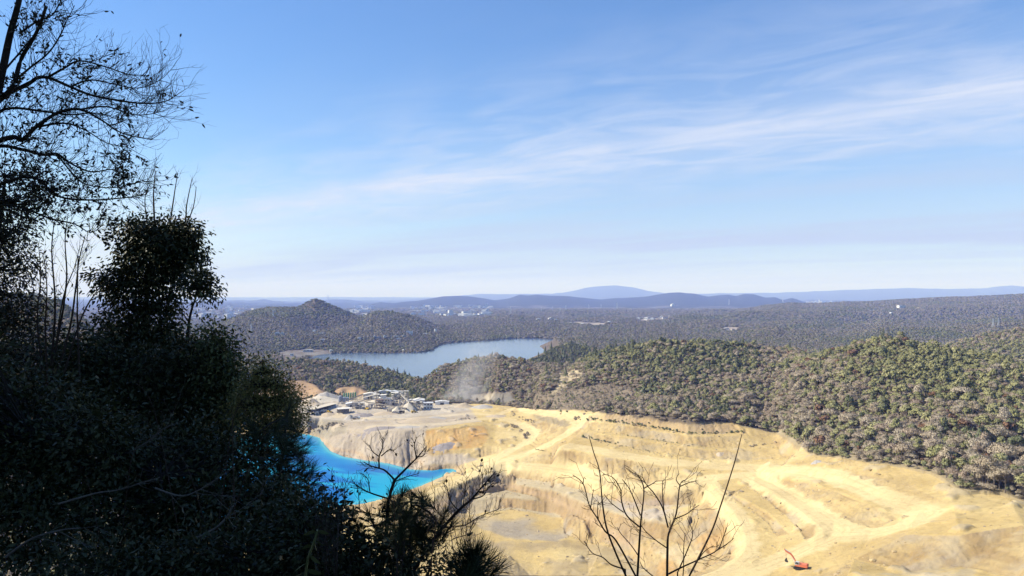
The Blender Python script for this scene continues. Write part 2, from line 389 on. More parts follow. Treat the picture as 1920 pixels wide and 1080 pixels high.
def ground(x, y):
    """height of the ground under (x, y), arrays allowed"""
    x = np.asarray(x, float); y = np.maximum(np.asarray(y, float), 37.01)
    t = np.clip(x / y, TC[0], TC[-1]); ly = np.log(y)
    i = np.clip(np.searchsorted(TC, t), 1, nc - 1); j = np.clip(np.searchsorted(LY, ly), 1, nr - 1)
    f = (t - TC[i - 1]) / (TC[i] - TC[i - 1]); g = (ly - LY[j - 1]) / (LY[j] - LY[j - 1])
    return (Z[j - 1, i - 1] * (1 - f) + Z[j - 1, i] * f) * (1 - g) + (Z[j, i - 1] * (1 - f) + Z[j, i] * f) * g
def inpoly(x, y, poly):
    x = np.asarray(x); y = np.asarray(y); r = np.zeros(x.shape, bool)
    n = len(poly)
    for k in range(n):
        (x0, y0), (x1, y1) = poly[k], poly[(k + 1) % n]
        if y0 == y1: continue
        c = ((y0 > y) != (y1 > y)) & (x < (x1 - x0) * (y - y0) / (y1 - y0) + x0)
        r ^= c
    return r
WOB = [fbm(GX / 9, GY / 9, 3, 3), fbm(GX / 9, GY / 9, 3, 12)]
def region(pix, wob=0.0):
    """photo outline laid onto the ground -> mask on the fan grid (t, log Y)"""
    P = []
    for p in dens([(*q,) for q in pix] + [pix[0]], 8.0)[:-1]:
        w = cast(*p[:2]); P.append((w.x / w.y, math.log(w.y)))
    ys = [p[1] for p in P]; xs = [p[0] for p in P]
    j0, j1 = np.searchsorted(LY, [min(ys) - 0.05, max(ys) + 0.05]); i0, i1 = np.searchsorted(TC, [min(xs) - 0.03, max(xs) + 0.03])
    sl_ = (slice(j0, j1), slice(i0, i1))
    x, y = GT[sl_], GL[sl_]
    if wob:
        x = x + wob / GY[sl_] * WOB[0][sl_]; y = y + wob * 1.6 / GY[sl_] * WOB[1][sl_]
    r = np.zeros(GX.shape, bool); r[sl_] = inpoly(x, y, P)
    return r
def dist_line(pix, limit=60.0):
    W = [cast(*p[:2]) for p in dens(list(pix), 10.0)]
    d = np.full(GX.shape, 1e9)
    for a, b in zip(W[:-1], W[1:]):
        lo, hi = min(a.y, b.y) - limit, max(a.y, b.y) + limit
        j0, j1 = np.searchsorted(LY, [math.log(max(lo, 38)), math.log(hi)])
        X, Y = GX[j0:j1], GY[j0:j1]
        vx, vy = b.x - a.x, b.y - a.y; L = vx * vx + vy * vy + 1e-9
        u = np.clip(((X - a.x) * vx + (Y - a.y) * vy) / L, 0, 1)
        dd = np.hypot(X - a.x - u * vx, Y - a.y - u * vy)
        d[j0:j1] = np.minimum(d[j0:j1], dd)
    return d

# ---- land cover
LK_D = [(p[0], p[1] + 0.5) for p in LK]
QUARRY = [(300, 975), (320, 850), (380, 812), (520, 770), (570, 752), (640, 745), (700, 742), (770, 752), (830, 757), (900, 757), (960, 762), (1000, 766), (1040, 769), (1075, 769), (1100, 771), (1135, 774), (1200, 781), (1240, 788), (1290, 795), (1340, 794), (1375, 793), (1393, 801), (1420, 806), (1455, 812), (1480, 828), (1530, 855), (1600, 862), (1700, 880), (1745, 888), (1790, 919), (1815, 925), (1870, 926), (1920, 945), (2050, 968), (2050, 1079), (300, 1079)]
q = region(QUARRY, 1.2)
q &= (GY > 225) | (GT > -0.2)
q |= (GY < 300) & (GT > 0.2) & (GY > 150) & (GT < 0.9) & (GL < math.log(300) + 0 * GL) & (Z < -60) & ~region([(1880, 930), (1925, 950), (2050, 970), (2050, 900), (1900, 850)])
steep = np.hypot(np.gradient(Z, axis=0) / np.gradient(GY, axis=0), 0)
# roads and their surfaces
ROADS = [([(960, 767), (1020, 771), (1060, 776), (1085, 786), (1088, 797), (1070, 809), (1045, 825), (1015, 838), (985, 850), (950, 862), (905, 880), (870, 898), (830, 915), (770, 942), (700, 970)], 6.5),
         ([(925, 782), (960, 789), (985, 800), (1003, 812), (990, 829), (955, 846), (925, 862), (905, 880)], 5.5),
         ([(905, 880), (960, 873), (1020, 877), (1070, 884), (1110, 894), (1150, 905), (1205, 913), (1265, 910), (1315, 901), (1360, 893), (1400, 890), (1440, 888)], 7.0),
         ([(1400, 890), (1430, 905), (1460, 920), (1500, 945), (1540, 970), (1575, 995), (1555, 1010), (1515, 1025), (1475, 1045), (1430, 1062), (1370, 1085)], 7.0),
         ([(1320, 905), (1348, 930), (1378, 960), (1398, 1000), (1402, 1040), (1375, 1065), (1320, 1085)], 5.5),
         ([(1060, 836), (1110, 842), (1150, 851), (1250, 866), (1350, 874), (1420, 878), (1500, 886), (1570, 897), (1630, 920), (1690, 947), (1740, 962), (1700, 985), (1640, 1000), (1575, 1003)], 7.0),
         ([(600, 772), (640, 781), (700, 786), (760, 786), (830, 780), (880, 775), (930, 779), (960, 767)], 5.0),
         ([(700, 800), (760, 797), (830, 795), (880, 789), (925, 782)], 7.0)]
RD = np.full(GX.shape, 1e9)
for pix, w in ROADS:
    RD = np.minimum(RD, dist_line(pix) / w)
road = sstep(1.25, 0.75, RD + 0.35 * fbm(GX / 5, GY / 5, 3, 5)) * q
# ---- surface relief
slopeg = np.abs(np.gradient(Z0, axis=0) / np.gradient(GY, axis=0)) + np.abs(np.gradient(Z0, axis=1) / np.maximum(np.gradient(GX, axis=1), 1e-6)) * 0.8
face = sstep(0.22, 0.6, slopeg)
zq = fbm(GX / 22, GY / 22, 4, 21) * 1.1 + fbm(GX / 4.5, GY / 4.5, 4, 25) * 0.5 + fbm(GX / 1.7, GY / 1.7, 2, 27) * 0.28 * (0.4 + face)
rill = np.abs(fbm(GX / 5.5 + fbm(GX / 15, GY / 15, 2, 5) * 0.8, GY / 45, 3, 31)) * 2.2 + np.abs(fbm(GX / 2.1, GY / 22, 2, 33))
flat_q = (1 - road) * q * sstep(215, 245, GY)
lakein = region(LK_D)
zadd = flat_q * (zq * (0.32 + 0.4 * face) - rill * face * 1.25 * np.interp(GY, [270, 360], [0.35, 1.0]) * np.interp(Z0, [-122, -108], [1.0, 0.5]))
# small stockpiles and lumps on the working floors
lump = sstep(0.28, 0.75, fbm(GX / 9, GY / 9, 2, 41)) * 1.6 * flat_q * (1 - face) * (Z0 > -146)
zadd += lump
hills = (~q) & (GY > 240)
amp = np.interp(GY, [240, 700, 1200, 2500, 5000, 9000, 30000], [2.5, 4.0, 5.0, 15.0, 27.0, 30.0, 90.0])
wl = np.interp(GY, [240, 700, 1200, 2500, 5000, 9000, 30000], [60, 90, 120, 260, 480, 800, 2200])
hn = fbm(GX / wl, GY / wl, 4, 51)
keep = np.ones(GX.shape)
resv = (GY > 1120) & (GY < 2400) & (Z0 < -126)
keep *= 1 - resv
keep *= 1 - sstep(4200, 5600, GY) * (Z0 < -120) * (GY < 9200) * 0.85      # the plain stays level
zadd += hills * hn * amp * keep * np.interp(GY, [700, 1000, 2000, 2800, 3500], [1, .8, .3, .25, 1])
lki = inpoly(GX, GY, [(tee(p[0], p[1]) * (-140 / slope_of(p[1])), -140 / slope_of(p[1])) for p in LK]) & (GY < 850)
zadd = np.where(lki, 0, zadd)
Z0 = np.where(lki, np.minimum(Z0, -141.2), Z0)
Zs = Z0.copy()                         # weathering: round the sharpest survey edges
for _ in range(2):
    Zs[1:-1] = Zs[1:-1] * .6 + (Zs[:-2] + Zs[2:]) * .2; Zs[:, 1:-1] = Zs[:, 1:-1] * .4 + (Zs[:, :-2] + Zs[:, 2:]) * .3
dump = region([(590, 800), (700, 803), (800, 800), (800, 850), (870, 862), (840, 876), (760, 882), (640, 858), (600, 830)], 1.0)
Zd = Zs.copy()
for _ in range(14):
    Zd[1:-1] = Zd[1:-1] * .4 + (Zd[:-2] + Zd[2:]) * .3
    for _k in range(3): Zd[:, 2:-2] = Zd[:, 2:-2] * .3 + (Zd[:, 1:-3] + Zd[:, 3:-1]) * .2 + (Zd[:, :-4] + Zd[:, 4:]) * .15
dm = dump.astype(float)
for _ in range(10): dm = (dm + np.roll(dm, 1, 0) + np.roll(dm, -1, 0) + np.roll(dm, 2, 1) + np.roll(dm, -2, 1)) / 5
Z0 = np.where(lki, Z0, Zs * (1 - dm) + Zd * dm)
zadd = zadd * (1 - .5 * dm) - dm * face * (np.abs(fbm(GT * 650 / 5.0 + .5 * fbm(GX / 20, GY / 20, 2, 7), GY / 70, 3, 35)) * 2.4 + np.abs(fbm(GT * 650 / 1.9, GY / 50, 2, 36)) * .8)
Z = Z0 + zadd
PYG = grid_cast_setup()

# ---- colours of the bare ground (albedo only)
def mixc(a, b, w): return a * (1 - w[..., None]) + np.array(b) * w[..., None]
C = np.zeros(GX.shape + (3,)); C[:] = (0.13, 0.105, 0.078)                 # woodland floor
C = mixc(C, (0.165, 0.13, 0.095), sstep(-0.2, 0.6, fbm(GX / 40, GY / 40, 3, 61)))
mh = (GY > 2800).astype(float)
C = mixc(C, (0.045, 0.05, 0.042), mh)
plainm = sstep(4200, 5200, GY) * (GY < 9000) * (Z0 < -120)
C = mixc(C, (0.15, 0.14, 0.13), plainm * sstep(-0.1, 0.4, fbm(GX / 160, GY / 160, 3, 63)))
sand = np.zeros(C.shape); sand[:] = (0.52, 0.385, 0.165)
sand = mixc(sand, (0.60, 0.47, 0.225), sstep(-0.3, 0.6, fbm(GX / 35, GY / 35, 4, 71)))
sand = mixc(sand, (0.46, 0.345, 0.17), sstep(0.1, 0.7, fbm(GX / 12, GY / 12, 4, 73)) * 0.3)
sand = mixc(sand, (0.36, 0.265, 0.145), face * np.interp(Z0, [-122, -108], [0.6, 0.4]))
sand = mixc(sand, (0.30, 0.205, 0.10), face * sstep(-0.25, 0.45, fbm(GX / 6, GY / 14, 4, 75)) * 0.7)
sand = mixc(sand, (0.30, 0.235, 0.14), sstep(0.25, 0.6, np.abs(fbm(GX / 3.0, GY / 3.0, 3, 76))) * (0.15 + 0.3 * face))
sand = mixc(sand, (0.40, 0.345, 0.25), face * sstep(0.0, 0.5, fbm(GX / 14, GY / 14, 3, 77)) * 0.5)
def soft(mask, k=2):
    m = mask.astype(float)
    for _ in range(k):
        m = (m + np.roll(m, 1, 0) + np.roll(m, -1, 0) + np.roll(m, 1, 1) + np.roll(m, -1, 1)) / 5
    return m
greyd = soft(region([(560, 760), (640, 748), (800, 757), (880, 765), (900, 790), (800, 803), (800, 852), (870, 850), (900, 862), (840, 876), (760, 884), (680, 868), (605, 845), (590, 812), (540, 800)], 3.0), 3)
sand = mixc(sand, (0.42, 0.355, 0.275), greyd * 0.9)
plantg = soft(region([(560, 752), (700, 742), (800, 752), (880, 756), (880, 770), (700, 790), (600, 790), (560, 775)], 3.0), 3)
sand = mixc(sand, (0.47, 0.42, 0.34), plantg * 0.7)
orange = soft(region([(800, 806), (860, 803), (905, 798), (918, 815), (905, 838), (860, 842), (805, 846), (797, 825)], 1.5), 1)
sand = mixc(sand, (0.52, 0.31, 0.11), orange * (0.55 + 0.45 * sstep(-0.3, 0.4, fbm(GX / 7, GY / 20, 3, 79))))
pitg = soft(region([(880, 968), (960, 962), (1050, 975), (1075, 1000), (1050, 1015), (960, 1010), (900, 990)], 4.0), 3)
sand = mixc(sand, (0.33, 0.30, 0.255), pitg * 0.75 * sstep(-0.5, 0.25, fbm(GX / 25, GY / 25, 3, 81)))
deb = soft(region([(880, 1010), (1000, 1018), (1100, 1010), (1180, 1040), (1250, 1079), (860, 1079)], 5.0), 3)
sand = mixc(sand, (0.33, 0.27, 0.18), deb * 0.55 * sstep(-0.4, 0.3, fbm(GX / 15, GY / 30, 4, 83)))
pitw = soft(region([(890, 895), (970, 879), (1060, 890), (1120, 915), (1180, 960), (1240, 1010), (1150, 1020), (1080, 975), (960, 955), (880, 965)], 2.0), 2)
sand = mixc(sand, (0.36, 0.25, 0.13), pitw * face * 0.6)
sand = mixc(sand, (0.40, 0.355, 0.27), pitw * (1 - face) * 0.6)
lowq = soft(region([(1100, 930), (1230, 925), (1300, 930), (1360, 975), (1385, 1010), (1370, 1079), (1150, 1079), (1230, 1010)], 3.0), 3)
sand = mixc(sand, (0.42, 0.37, 0.30), lowq * (1 - face) * 0.5 * sstep(-0.4, 0.2, fbm(GX / 12, GY / 12, 3, 85)))
sand = mixc(sand, (0.44, 0.29, 0.13), lowq * face * sstep(-0.1, 0.4, fbm(GX / 11, GY / 11, 3, 87)))
wal = soft(region([(1150, 938), (1250, 935), (1255, 955), (1230, 975), (1170, 965)], 2.0), 2)
sand = mixc(sand, (0.43, 0.38, 0.37), wal * 0.35)
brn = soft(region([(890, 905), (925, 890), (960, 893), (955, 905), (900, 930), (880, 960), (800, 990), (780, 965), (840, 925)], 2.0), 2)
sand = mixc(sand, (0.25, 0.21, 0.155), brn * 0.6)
bl = soft(region([(1720, 1045), (1800, 1048), (1830, 1079), (1640, 1079)], 3.0), 3)
sand = mixc(sand, (0.36, 0.35, 0.32), bl * 0.35 * sstep(-0.3, 0.3, fbm(GX / 6, GY / 6, 3, 89)))
veg = soft(region([(1140, 776), (1240, 788), (1290, 795), (1375, 793), (1390, 806), (1345, 812), (1290, 811), (1220, 799), (1125, 787)], 1.0), 1)
sand = mixc(sand, (0.40, 0.285, 0.165), veg * 0.55)
veg2 = soft(region([(1000, 768), (1095, 776), (1088, 792), (1060, 800), (1015, 790), (1000, 780)], 1.5), 1)
sand = mixc(sand, (0.24, 0.205, 0.14), veg2 * 0.6)
sand = mixc(sand, (0.27, 0.24, 0.17), greyd * soft(region([(560, 775), (600, 785), (650, 790), (650, 812), (600, 825), (560, 812)], 2.0), 2) * 0.6)
sand = mixc(sand, (0.64, 0.51, 0.265), road * 0.9)
sand = mixc(sand, (0.52, 0.44, 0.325), road * greyd * 0.85)
trk = np.exp(-((RD - 0.32 - 0.06 * fbm(GX / 12, GY / 12, 2, 74)) / 0.07) ** 2) + np.exp(-((RD - 0.66) / 0.06) ** 2) * .6
sand = mixc(sand, (0.47, 0.36, 0.18), np.clip(trk, 0, 1) * road * sstep(-0.5, 0.3, fbm(GX / 20, GY / 20, 3, 78)) * 0.6)
lump_c = sstep(0.35, 0.7, lump / 1.6) * (1 - road)
sand = mixc(sand, (0.40, 0.355, 0.28), lump_c * 0.4)
shore = sstep(-140.2, -139.2, Z) * sstep(-136.8, -138.6, Z) * (GY > 400)
sand = mixc(sand, (0.46, 0.33, 0.20), shore * 0.6)
qs = soft(q, 1)
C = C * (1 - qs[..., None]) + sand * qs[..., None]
# bare earth showing through the woods
scar = soft(region([(1042, 699), (1055, 690), (1090, 692), (1092, 708), (1072, 722), (1045, 738), (1025, 744), (1046, 720)], 5.0), 1)
scar = scar * (1 - .55 * sstep(0.1, 0.4, fbm(GX / 7, GY / 7, 3, 94)))
C = mixc(C, (0.47, 0.385, 0.235), scar)
cliff = soft(region([(880, 740), (960, 738), (965, 758), (880, 757)], 2.0), 2)
C = mixc(C, (0.42, 0.365, 0.27), cliff * 0.9)
ew_ = [cast(p[0], p[1]) for p in EDGE[:11]]
rim = np.full(GX.shape, 1e9); j0_, j1_ = np.searchsorted(LY, [math.log(250), math.log(560)])
for a_, b_ in zip(ew_[:-1], ew_[1:]):
    X_, Y_ = GX[j0_:j1_], GY[j0_:j1_]; vx, vy = b_.x - a_.x, b_.y - a_.y; u_ = np.clip(((X_ - a_.x) * vx + (Y_ - a_.y) * vy) / (vx * vx + vy * vy), 0, 1)
    rim[j0_:j1_] = np.minimum(rim[j0_:j1_], np.hypot(X_ - a_.x - u_ * vx, Y_ - a_.y - u_ * vy))
rimw = sstep(9, 3, rim + 3 * fbm(GX / 6, GY / 6, 2, 66)) * (1 - qs)
C = mixc(C, (0.33, 0.27, 0.165), rimw)
thin = soft(region([(1000, 745), (1040, 735), (1150, 720), (1190, 735), (1160, 755), (1100, 768), (1000, 764)], 4.0), 3)
C = mixc(C, (0.23, 0.185, 0.13), thin * 0.8)
C = mixc(C, (0.12, 0.10, 0.075), np.clip(scar + cliff, 0, 1) * sstep(-0.05, 0.3, fbm(GX / 2.6, GY / 16, 4, 93)) * 0.85)
mound = soft(region([(440, 745), (480, 735), (540, 714), (570, 714), (600, 728), (612, 742), (560, 752)], 2.0), 2) + soft(region([(617, 738), (640, 726), (662, 725), (700, 741), (660, 745)], 2.0), 2)
C = mixc(C, (0.41, 0.275, 0.155), np.clip(mound, 0, 1))
yard = soft(region([(505, 668), (530, 658), (600, 656), (622, 660), (615, 666), (540, 672)], 4.0), 2)
C = mixc(C, (0.21, 0.195, 0.175), yard * sstep(-0.5, 0.2, fbm(GX / 14, GY / 14, 3, 67)))
clear = soft(region([(1355, 614), (1385, 613), (1383, 622), (1360, 622)], 3.0), 1) + soft(region([(1195, 599), (1250, 595), (1255, 600), (1200, 604)], 3.0), 1) + soft(region([(1070, 603), (1140, 606), (1130, 612), (1075, 609)], 3.0), 1)
C = mixc(C, (0.34, 0.29, 0.24), np.clip(clear, 0, 1))

def ground_mat():
    m, nt, b = new_mat('bare_earth')
    a = N(nt, 'ShaderNodeVertexColor', layer_name='Col')
    g = N(nt, 'ShaderNodeNewGeometry')
    n1 = N(nt, 'ShaderNodeTexNoise', Scale=0.33, Detail=10.0, Roughness=0.78)
    n2 = N(nt, 'ShaderNodeTexNoise', Scale=0.035, Detail=5.0, Roughness=0.6)
    for n in (n1, n2): nt.links.new(g.outputs['Position'], n.inputs['Vector'])
    r1 = ramp(nt, n1.outputs['Fac'], [(0.26, (0.70, 0.67, 0.62)), (0.5, (1, 1, 1)), (0.74, (1.0, 1.0, 1.0))])
    r2 = ramp(nt, n2.outputs['Fac'], [(0.32, (0.80, 0.78, 0.76)), (0.62, (1.0, 1.0, 1.0))])
    m1 = N(nt, 'ShaderNodeMixRGB', blend_type='MULTIPLY', Fac=1.0); m2 = N(nt, 'ShaderNodeMixRGB', blend_type='MULTIPLY', Fac=1.0)
    nt.links.new(a.outputs['Color'], m1.inputs[1]); nt.links.new(r1.outputs['Color'], m1.inputs[2])
    nt.links.new(m1.outputs['Color'], m2.inputs[1]); nt.links.new(r2.outputs['Color'], m2.inputs[2])
    nt.links.new(m2.outputs['Color'], b.inputs['Base Color'])
    b.inputs['Roughness'].default_value = 0.95; b.inputs['Specular IOR Level'].default_value = 0.1
    bp = N(nt, 'ShaderNodeBump', Strength=0.75, Distance=1.0); nt.links.new(n1.outputs['Fac'], bp.inputs['Height'])
    nt.links.new(bp.outputs['Normal'], b.inputs['Normal'])
    return m
M_EARTH = ground_mat()
V = np.stack([GX, GY, Z], -1).reshape(-1, 3)
idx = np.arange(nr * nc).reshape(nr, nc)
quads = np.stack([idx[:-1, :-1], idx[:-1, 1:], idx[1:, 1:], idx[1:, :-1]], -1).reshape(-1, 4)
CF = C.reshape(-1, 3)
clsv = np.where(q.ravel(), np.where(road.ravel() > 0.5, 2, 1), np.where(GY.ravel() > 8200, 3, 0))
clsq = clsv[quads].max(1); clsq = np.where((clsv[quads] == 3).any(1), 3, clsq)
for k, nm in ((0, 'hills'), (1, 'quarry_ground'), (2, 'haul_road'), (3, 'mountains')):
    fq = quads[clsq == k]
    used = np.unique(fq); rem = np.zeros(len(V), np.int64); rem[used] = np.arange(len(used))
    me = mesh_from(nm, V[used], rem[fq], M_EARTH, smooth=True, colors=CF[used])
    tag(link(nm, me), kind='structure')

# camera hillside close by
def near_z(x, y):
    x = np.asarray(x, float); y = np.asarray(y, float)
    b = np.where(y > 0, -1.75 - 0.80 * y, -1.75 - 0.25 * y)
    b = b + sstep(0.8, -3.5, x) * np.clip(y, 0, 40) * 0.42 * sstep(37, 14, y)
    return b + fbm(x / 2.3, y / 2.3, 3, 91) * 0.22
gx, gyy = np.meshgrid(np.linspace(-60, 60, 161), np.linspace(-40, 37.4, 121))
zz = near_z(gx, gyy)
zz = np.where(gyy > 30, zz * (1 - sstep(30, 37.4, gyy)) + sstep(30, 37.4, gyy) * -32.5, zz)
ii = np.arange(gx.size).reshape(gx.shape)
qd = np.stack([ii[:-1, :-1], ii[:-1, 1:], ii[1:, 1:], ii[1:, :-1]], -1).reshape(-1, 4)
M_SOIL = plain('leaf_litter_soil', (0.032, 0.025, 0.018), 0.95, var=0.5, scale=3.0, bump=0.5, spec=0.1)
tag(link('hillside', mesh_from('hillside', np.stack([gx, gyy, zz], -1).reshape(-1, 3), qd, M_SOIL, smooth=True)), kind='structure')

# ---- water
def water_mat(name, base, rough, patches=None, bump=0.05, bscale=0.6, spec=0.5):
    m, nt, b = new_mat(name)
    g = N(nt, 'ShaderNodeNewGeometry')
    if patches:
        n = N(nt, 'ShaderNodeTexNoise', Scale=0.013, Detail=4.0, Roughness=0.55, Distortion=0.8)
        mp = N(nt, 'ShaderNodeMapping'); mp.inputs['Scale'].default_value = (0.8, 1.6, 1); mp.inputs['Rotation'].default_value = (0, 0, 0.5)
        nt.links.new(g.outputs['Position'], mp.inputs['Vector']); nt.links.new(mp.outputs['Vector'], n.inputs['Vector'])
        r = ramp(nt, n.outputs['Fac'], [(0.36, base), (0.47, tuple((a + c) / 2 for a, c in zip(base, patches))), (0.60, patches)])
        nt.links.new(r.outputs['Color'], b.inputs['Base Color'])
    else: b.inputs['Base Color'].default_value = (*base, 1)
    b.inputs['Roughness'].default_value = rough; b.inputs['Specular IOR Level'].default_value = spec; b.inputs['IOR'].default_value = 1.33
    n2 = N(nt, 'ShaderNodeTexNoise', Scale=bscale, Detail=3.0)
    nt.links.new(g.outputs['Position'], n2.inputs['Vector'])
    bp = N(nt, 'ShaderNodeBump', Strength=bump, Distance=0.4); nt.links.new(n2.outputs['Fac'], bp.inputs['Height'])
    nt.links.new(bp.outputs['Normal'], b.inputs['Normal'])
    return m
def flat_poly(name, pts, z, mat):
    me = mesh_from(name, [(x, y, z) for x, y in pts], [tuple(range(len(pts)))], mat)
    return tag(link(name, me), kind='structure')
M_LAKE = water_mat('turquoise_water', (0.004, 0.22, 0.60), 0.12, (0.02, 0.42, 0.66), 0.12, 0.8, 0.05)
M_RES = water_mat('reservoir_water', (0.035, 0.07, 0.12), 0.10, (0.055, 0.095, 0.15), 0.35, 0.25, 0.3)
lk = [(tee(p[0], p[1]) * (-140 / slope_of(p[1])), -140 / slope_of(p[1])) for p in LK]
lc = np.mean(lk, 0)
lp = [tuple(lc + (np.array(p) - lc) * 1.05) for p in lk]
ins = inpoly(GX, GY, lp) & (GY < 850)
dsh = np.full(GX.shape, 1e9)
for (ax, ay), (bx, by) in zip(lk, lk[1:] + lk[:1]):
    vx, vy = bx - ax, by - ay; u_ = np.clip(((GX - ax) * vx + (GY - ay) * vy) / (vx * vx + vy * vy + 1e-9), 0, 1); dsh = np.minimum(dsh, np.hypot(GX - ax - u_ * vx, GY - ay - u_ * vy))
qi = quads[ins.ravel()[quads].any(1)]; us = np.unique(qi); rm = np.zeros(len(V), np.int64); rm[us] = np.arange(len(us))
LV = V[us].copy(); LV[:, 2] = -140.0
dd_ = dsh.ravel()[us]; nx, ny = LV[:, 0], LV[:, 1]
deep = np.array((0.001, 0.095, 0.34)); mid = np.array((0.002, 0.155, 0.40)); turq = np.array((0.008, 0.33, 0.45)); shal = np.array((0.12, 0.42, 0.40))
w1 = sstep(-0.35, 0.25, fbm(nx / 60 + ny / 130, ny / 55, 4, 141))[:, None]; LCc = deep * (1 - w1) + mid * w1
w2 = (sstep(0.0, 0.25, fbm(nx / 75, ny / 28 + nx / 60, 4, 143)) * 0.75)[:, None]; LCc = LCc * (1 - w2) + turq * w2
w3 = (np.exp(-dd_ / 12.0) * .55)[:, None]; LCc = LCc * (1 - w3) + turq * w3
w4 = np.exp(-dd_ / 2.2)[:, None] * .8; LCc = LCc * (1 - w4) + shal * w4
ntl = M_LAKE.node_tree; va = N(ntl, 'ShaderNodeVertexColor', layer_name='Col'); ntl.links.new(va.outputs['Color'], ntl.nodes['Principled BSDF'].inputs['Base Color'])
tag(link('quarry_lake', mesh_from('quarry_lake', LV, rm[qi], M_LAKE, colors=LCc)), kind='structure')
wsh = [(tee(p[0], p[1]) * (-130 / slope_of(p[1])), -130 / slope_of(p[1]) + 14) for p in SH]
flat_poly('reservoir', [(wsh[0][0] + 60, wsh[0][1] - 20)] + wsh + [(-440, 1540), (-460, 1250), (-420, 1120), (0, 1120), (90, 1300), (110, 1700)], -130.0, M_RES)

# ------------------------------------------------------------------ camera, sun, sky, air
cam = bpy.data.cameras.new('camera'); co = bpy.data.objects.new('camera', cam); COL.objects.link(co)
co.rotation_euler = (math.pi / 2 + PITCH, 0, 0); cam.sensor_width = 36.0; cam.lens = 36.0 * F / 1920.0
cam.clip_start = 0.05; cam.clip_end = 150000
SC.camera = co
SUN_EL, SUN_AZ = math.radians(41), math.radians(-85)      # azimuth from +Y, negative = to the left
sd = Vector((math.sin(SUN_AZ) * math.cos(SUN_EL), math.cos(SUN_AZ) * math.cos(SUN_EL), math.sin(SUN_EL)))
sl = bpy.data.lights.new('sun', 'SUN'); so = bpy.data.objects.new('sun', sl); COL.objects.link(so)
sl.energy = 4.2; sl.angle = math.radians(0.5); sl.color = (1.0, 0.94, 0.84)
so.rotation_euler = (-sd).to_track_quat('-Z', 'Y').to_euler(); so.location = (0, 0, 300)
def world():
    w = bpy.data.worlds.new('World'); SC.world = w; w.use_nodes = True
    nt = w.node_tree; bg = nt.nodes['Background']
    sky = N(nt, 'ShaderNodeTexSky', sky_type='NISHITA', sun_disc=False)
    sky.sun_elevation = SUN_EL; sky.sun_rotation = SUN_AZ; sky.altitude = 200; sky.air_density = 1.0; sky.dust_density = 0.6; sky.ozone_density = 2.0
    hs = N(nt, 'ShaderNodeHueSaturation', Saturation=1.3, Value=1.0); nt.links.new(sky.outputs['Color'], hs.inputs['Color'])
    tint = N(nt, 'ShaderNodeMixRGB', blend_type='MULTIPLY', Fac=1.0); nt.links.new(hs.outputs['Color'], tint.inputs[1]); tint.inputs[2].default_value = (0.88, 0.94, 1.06, 1); hs = tint
    # thin high cloud on a plane far overhead
    tc = N(nt, 'ShaderNodeTexCoord'); sp = N(nt, 'ShaderNodeSeparateXYZ'); nt.links.new(tc.outputs['Generated'], sp.inputs['Vector'])
    zc = N(nt, 'ShaderNodeMath', operation='MAXIMUM'); nt.links.new(sp.outputs['Z'], zc.inputs[0]); zc.inputs[1].default_value = 0.0
    za = N(nt, 'ShaderNodeMath', operation='ADD'); nt.links.new(zc.outputs[0], za.inputs[0]); za.inputs[1].default_value = 0.045
    dx = N(nt, 'ShaderNodeMath', operation='DIVIDE'); dy = N(nt, 'ShaderNodeMath', operation='DIVIDE')
    nt.links.new(sp.outputs['X'], dx.inputs[0]); nt.links.new(za.outputs[0], dx.inputs[1])
    nt.links.new(sp.outputs['Y'], dy.inputs[0]); nt.links.new(za.outputs[0], dy.inputs[1])
    cb = N(nt, 'ShaderNodeCombineXYZ'); nt.links.new(dx.outputs[0], cb.inputs['X']); nt.links.new(dy.outputs[0], cb.inputs['Y'])
    def layer(scale, rot, loc, sc, detail, lo, hi, dist=0.6):
        mp = N(nt, 'ShaderNodeMapping'); mp.inputs['Scale'].default_value = (*sc, 1); mp.inputs['Rotation'].default_value = (0, 0, rot); mp.inputs['Location'].default_value = (*loc, 0)
        nt.links.new(cb.outputs[0], mp.inputs['Vector'])
        n = N(nt, 'ShaderNodeTexNoise', Scale=scale, Detail=detail, Roughness=0.58, Distortion=dist); nt.links.new(mp.outputs[0], n.inputs['Vector'])
        r = ramp(nt, n.outputs['Fac'], [(lo, (0, 0, 0)), (hi, (1, 1, 1))])
        return r.outputs['Color']
    rt = N(nt, 'ShaderNodeMapping'); rt.inputs['Rotation'].default_value = (0, 0, 0.6435)     # cloud streets run along x' from here on
    nt.links.new(cb.outputs[0], rt.inputs['Vector']); cb = rt
    ss = N(nt, 'ShaderNodeSeparateXYZ'); nt.links.new(rt.outputs[0], ss.inputs[0])
    a = layer(0.62, 0.0, (0.4, 0.2), (0.34, 1.35), 10.0, 0.42, 0.70, 0.45)
    a2 = layer(1.5, 0.12, (2.2, 4.1), (0.30, 1.5), 10.0, 0.40, 0.66, 0.6)
    b_ = layer(0.28, -0.1, (3.1, 1.4), (0.35, 1.0), 7.0, 0.38, 0.80)
    c3 = layer(2.1, -0.35, (5.2, 1.1), (0.8, 1.6), 12.0, 0.40, 0.68, 1.0)
    def M(op, x, y, clamp=False):
        n = N(nt, 'ShaderNodeMath', operation=op, use_clamp=clamp)
        for k, v in enumerate((x, y)):
            if v is None: continue
            if isinstance(v, (int, float)): n.inputs[k].default_value = v
            else: nt.links.new(v, n.inputs[k])
        return n.outputs[0]
    def bank(centre, width):
        d = M('DIVIDE', M('SUBTRACT', ss.outputs['Y'], centre), width)
        return M('POWER', 2.718, M('MULTIPLY', M('MULTIPLY', d, d), -1.0))
    wv = layer(0.5, 0.0, (7.3, 2.9), (0.8, 0.8), 3.0, 0.0, 1.0)
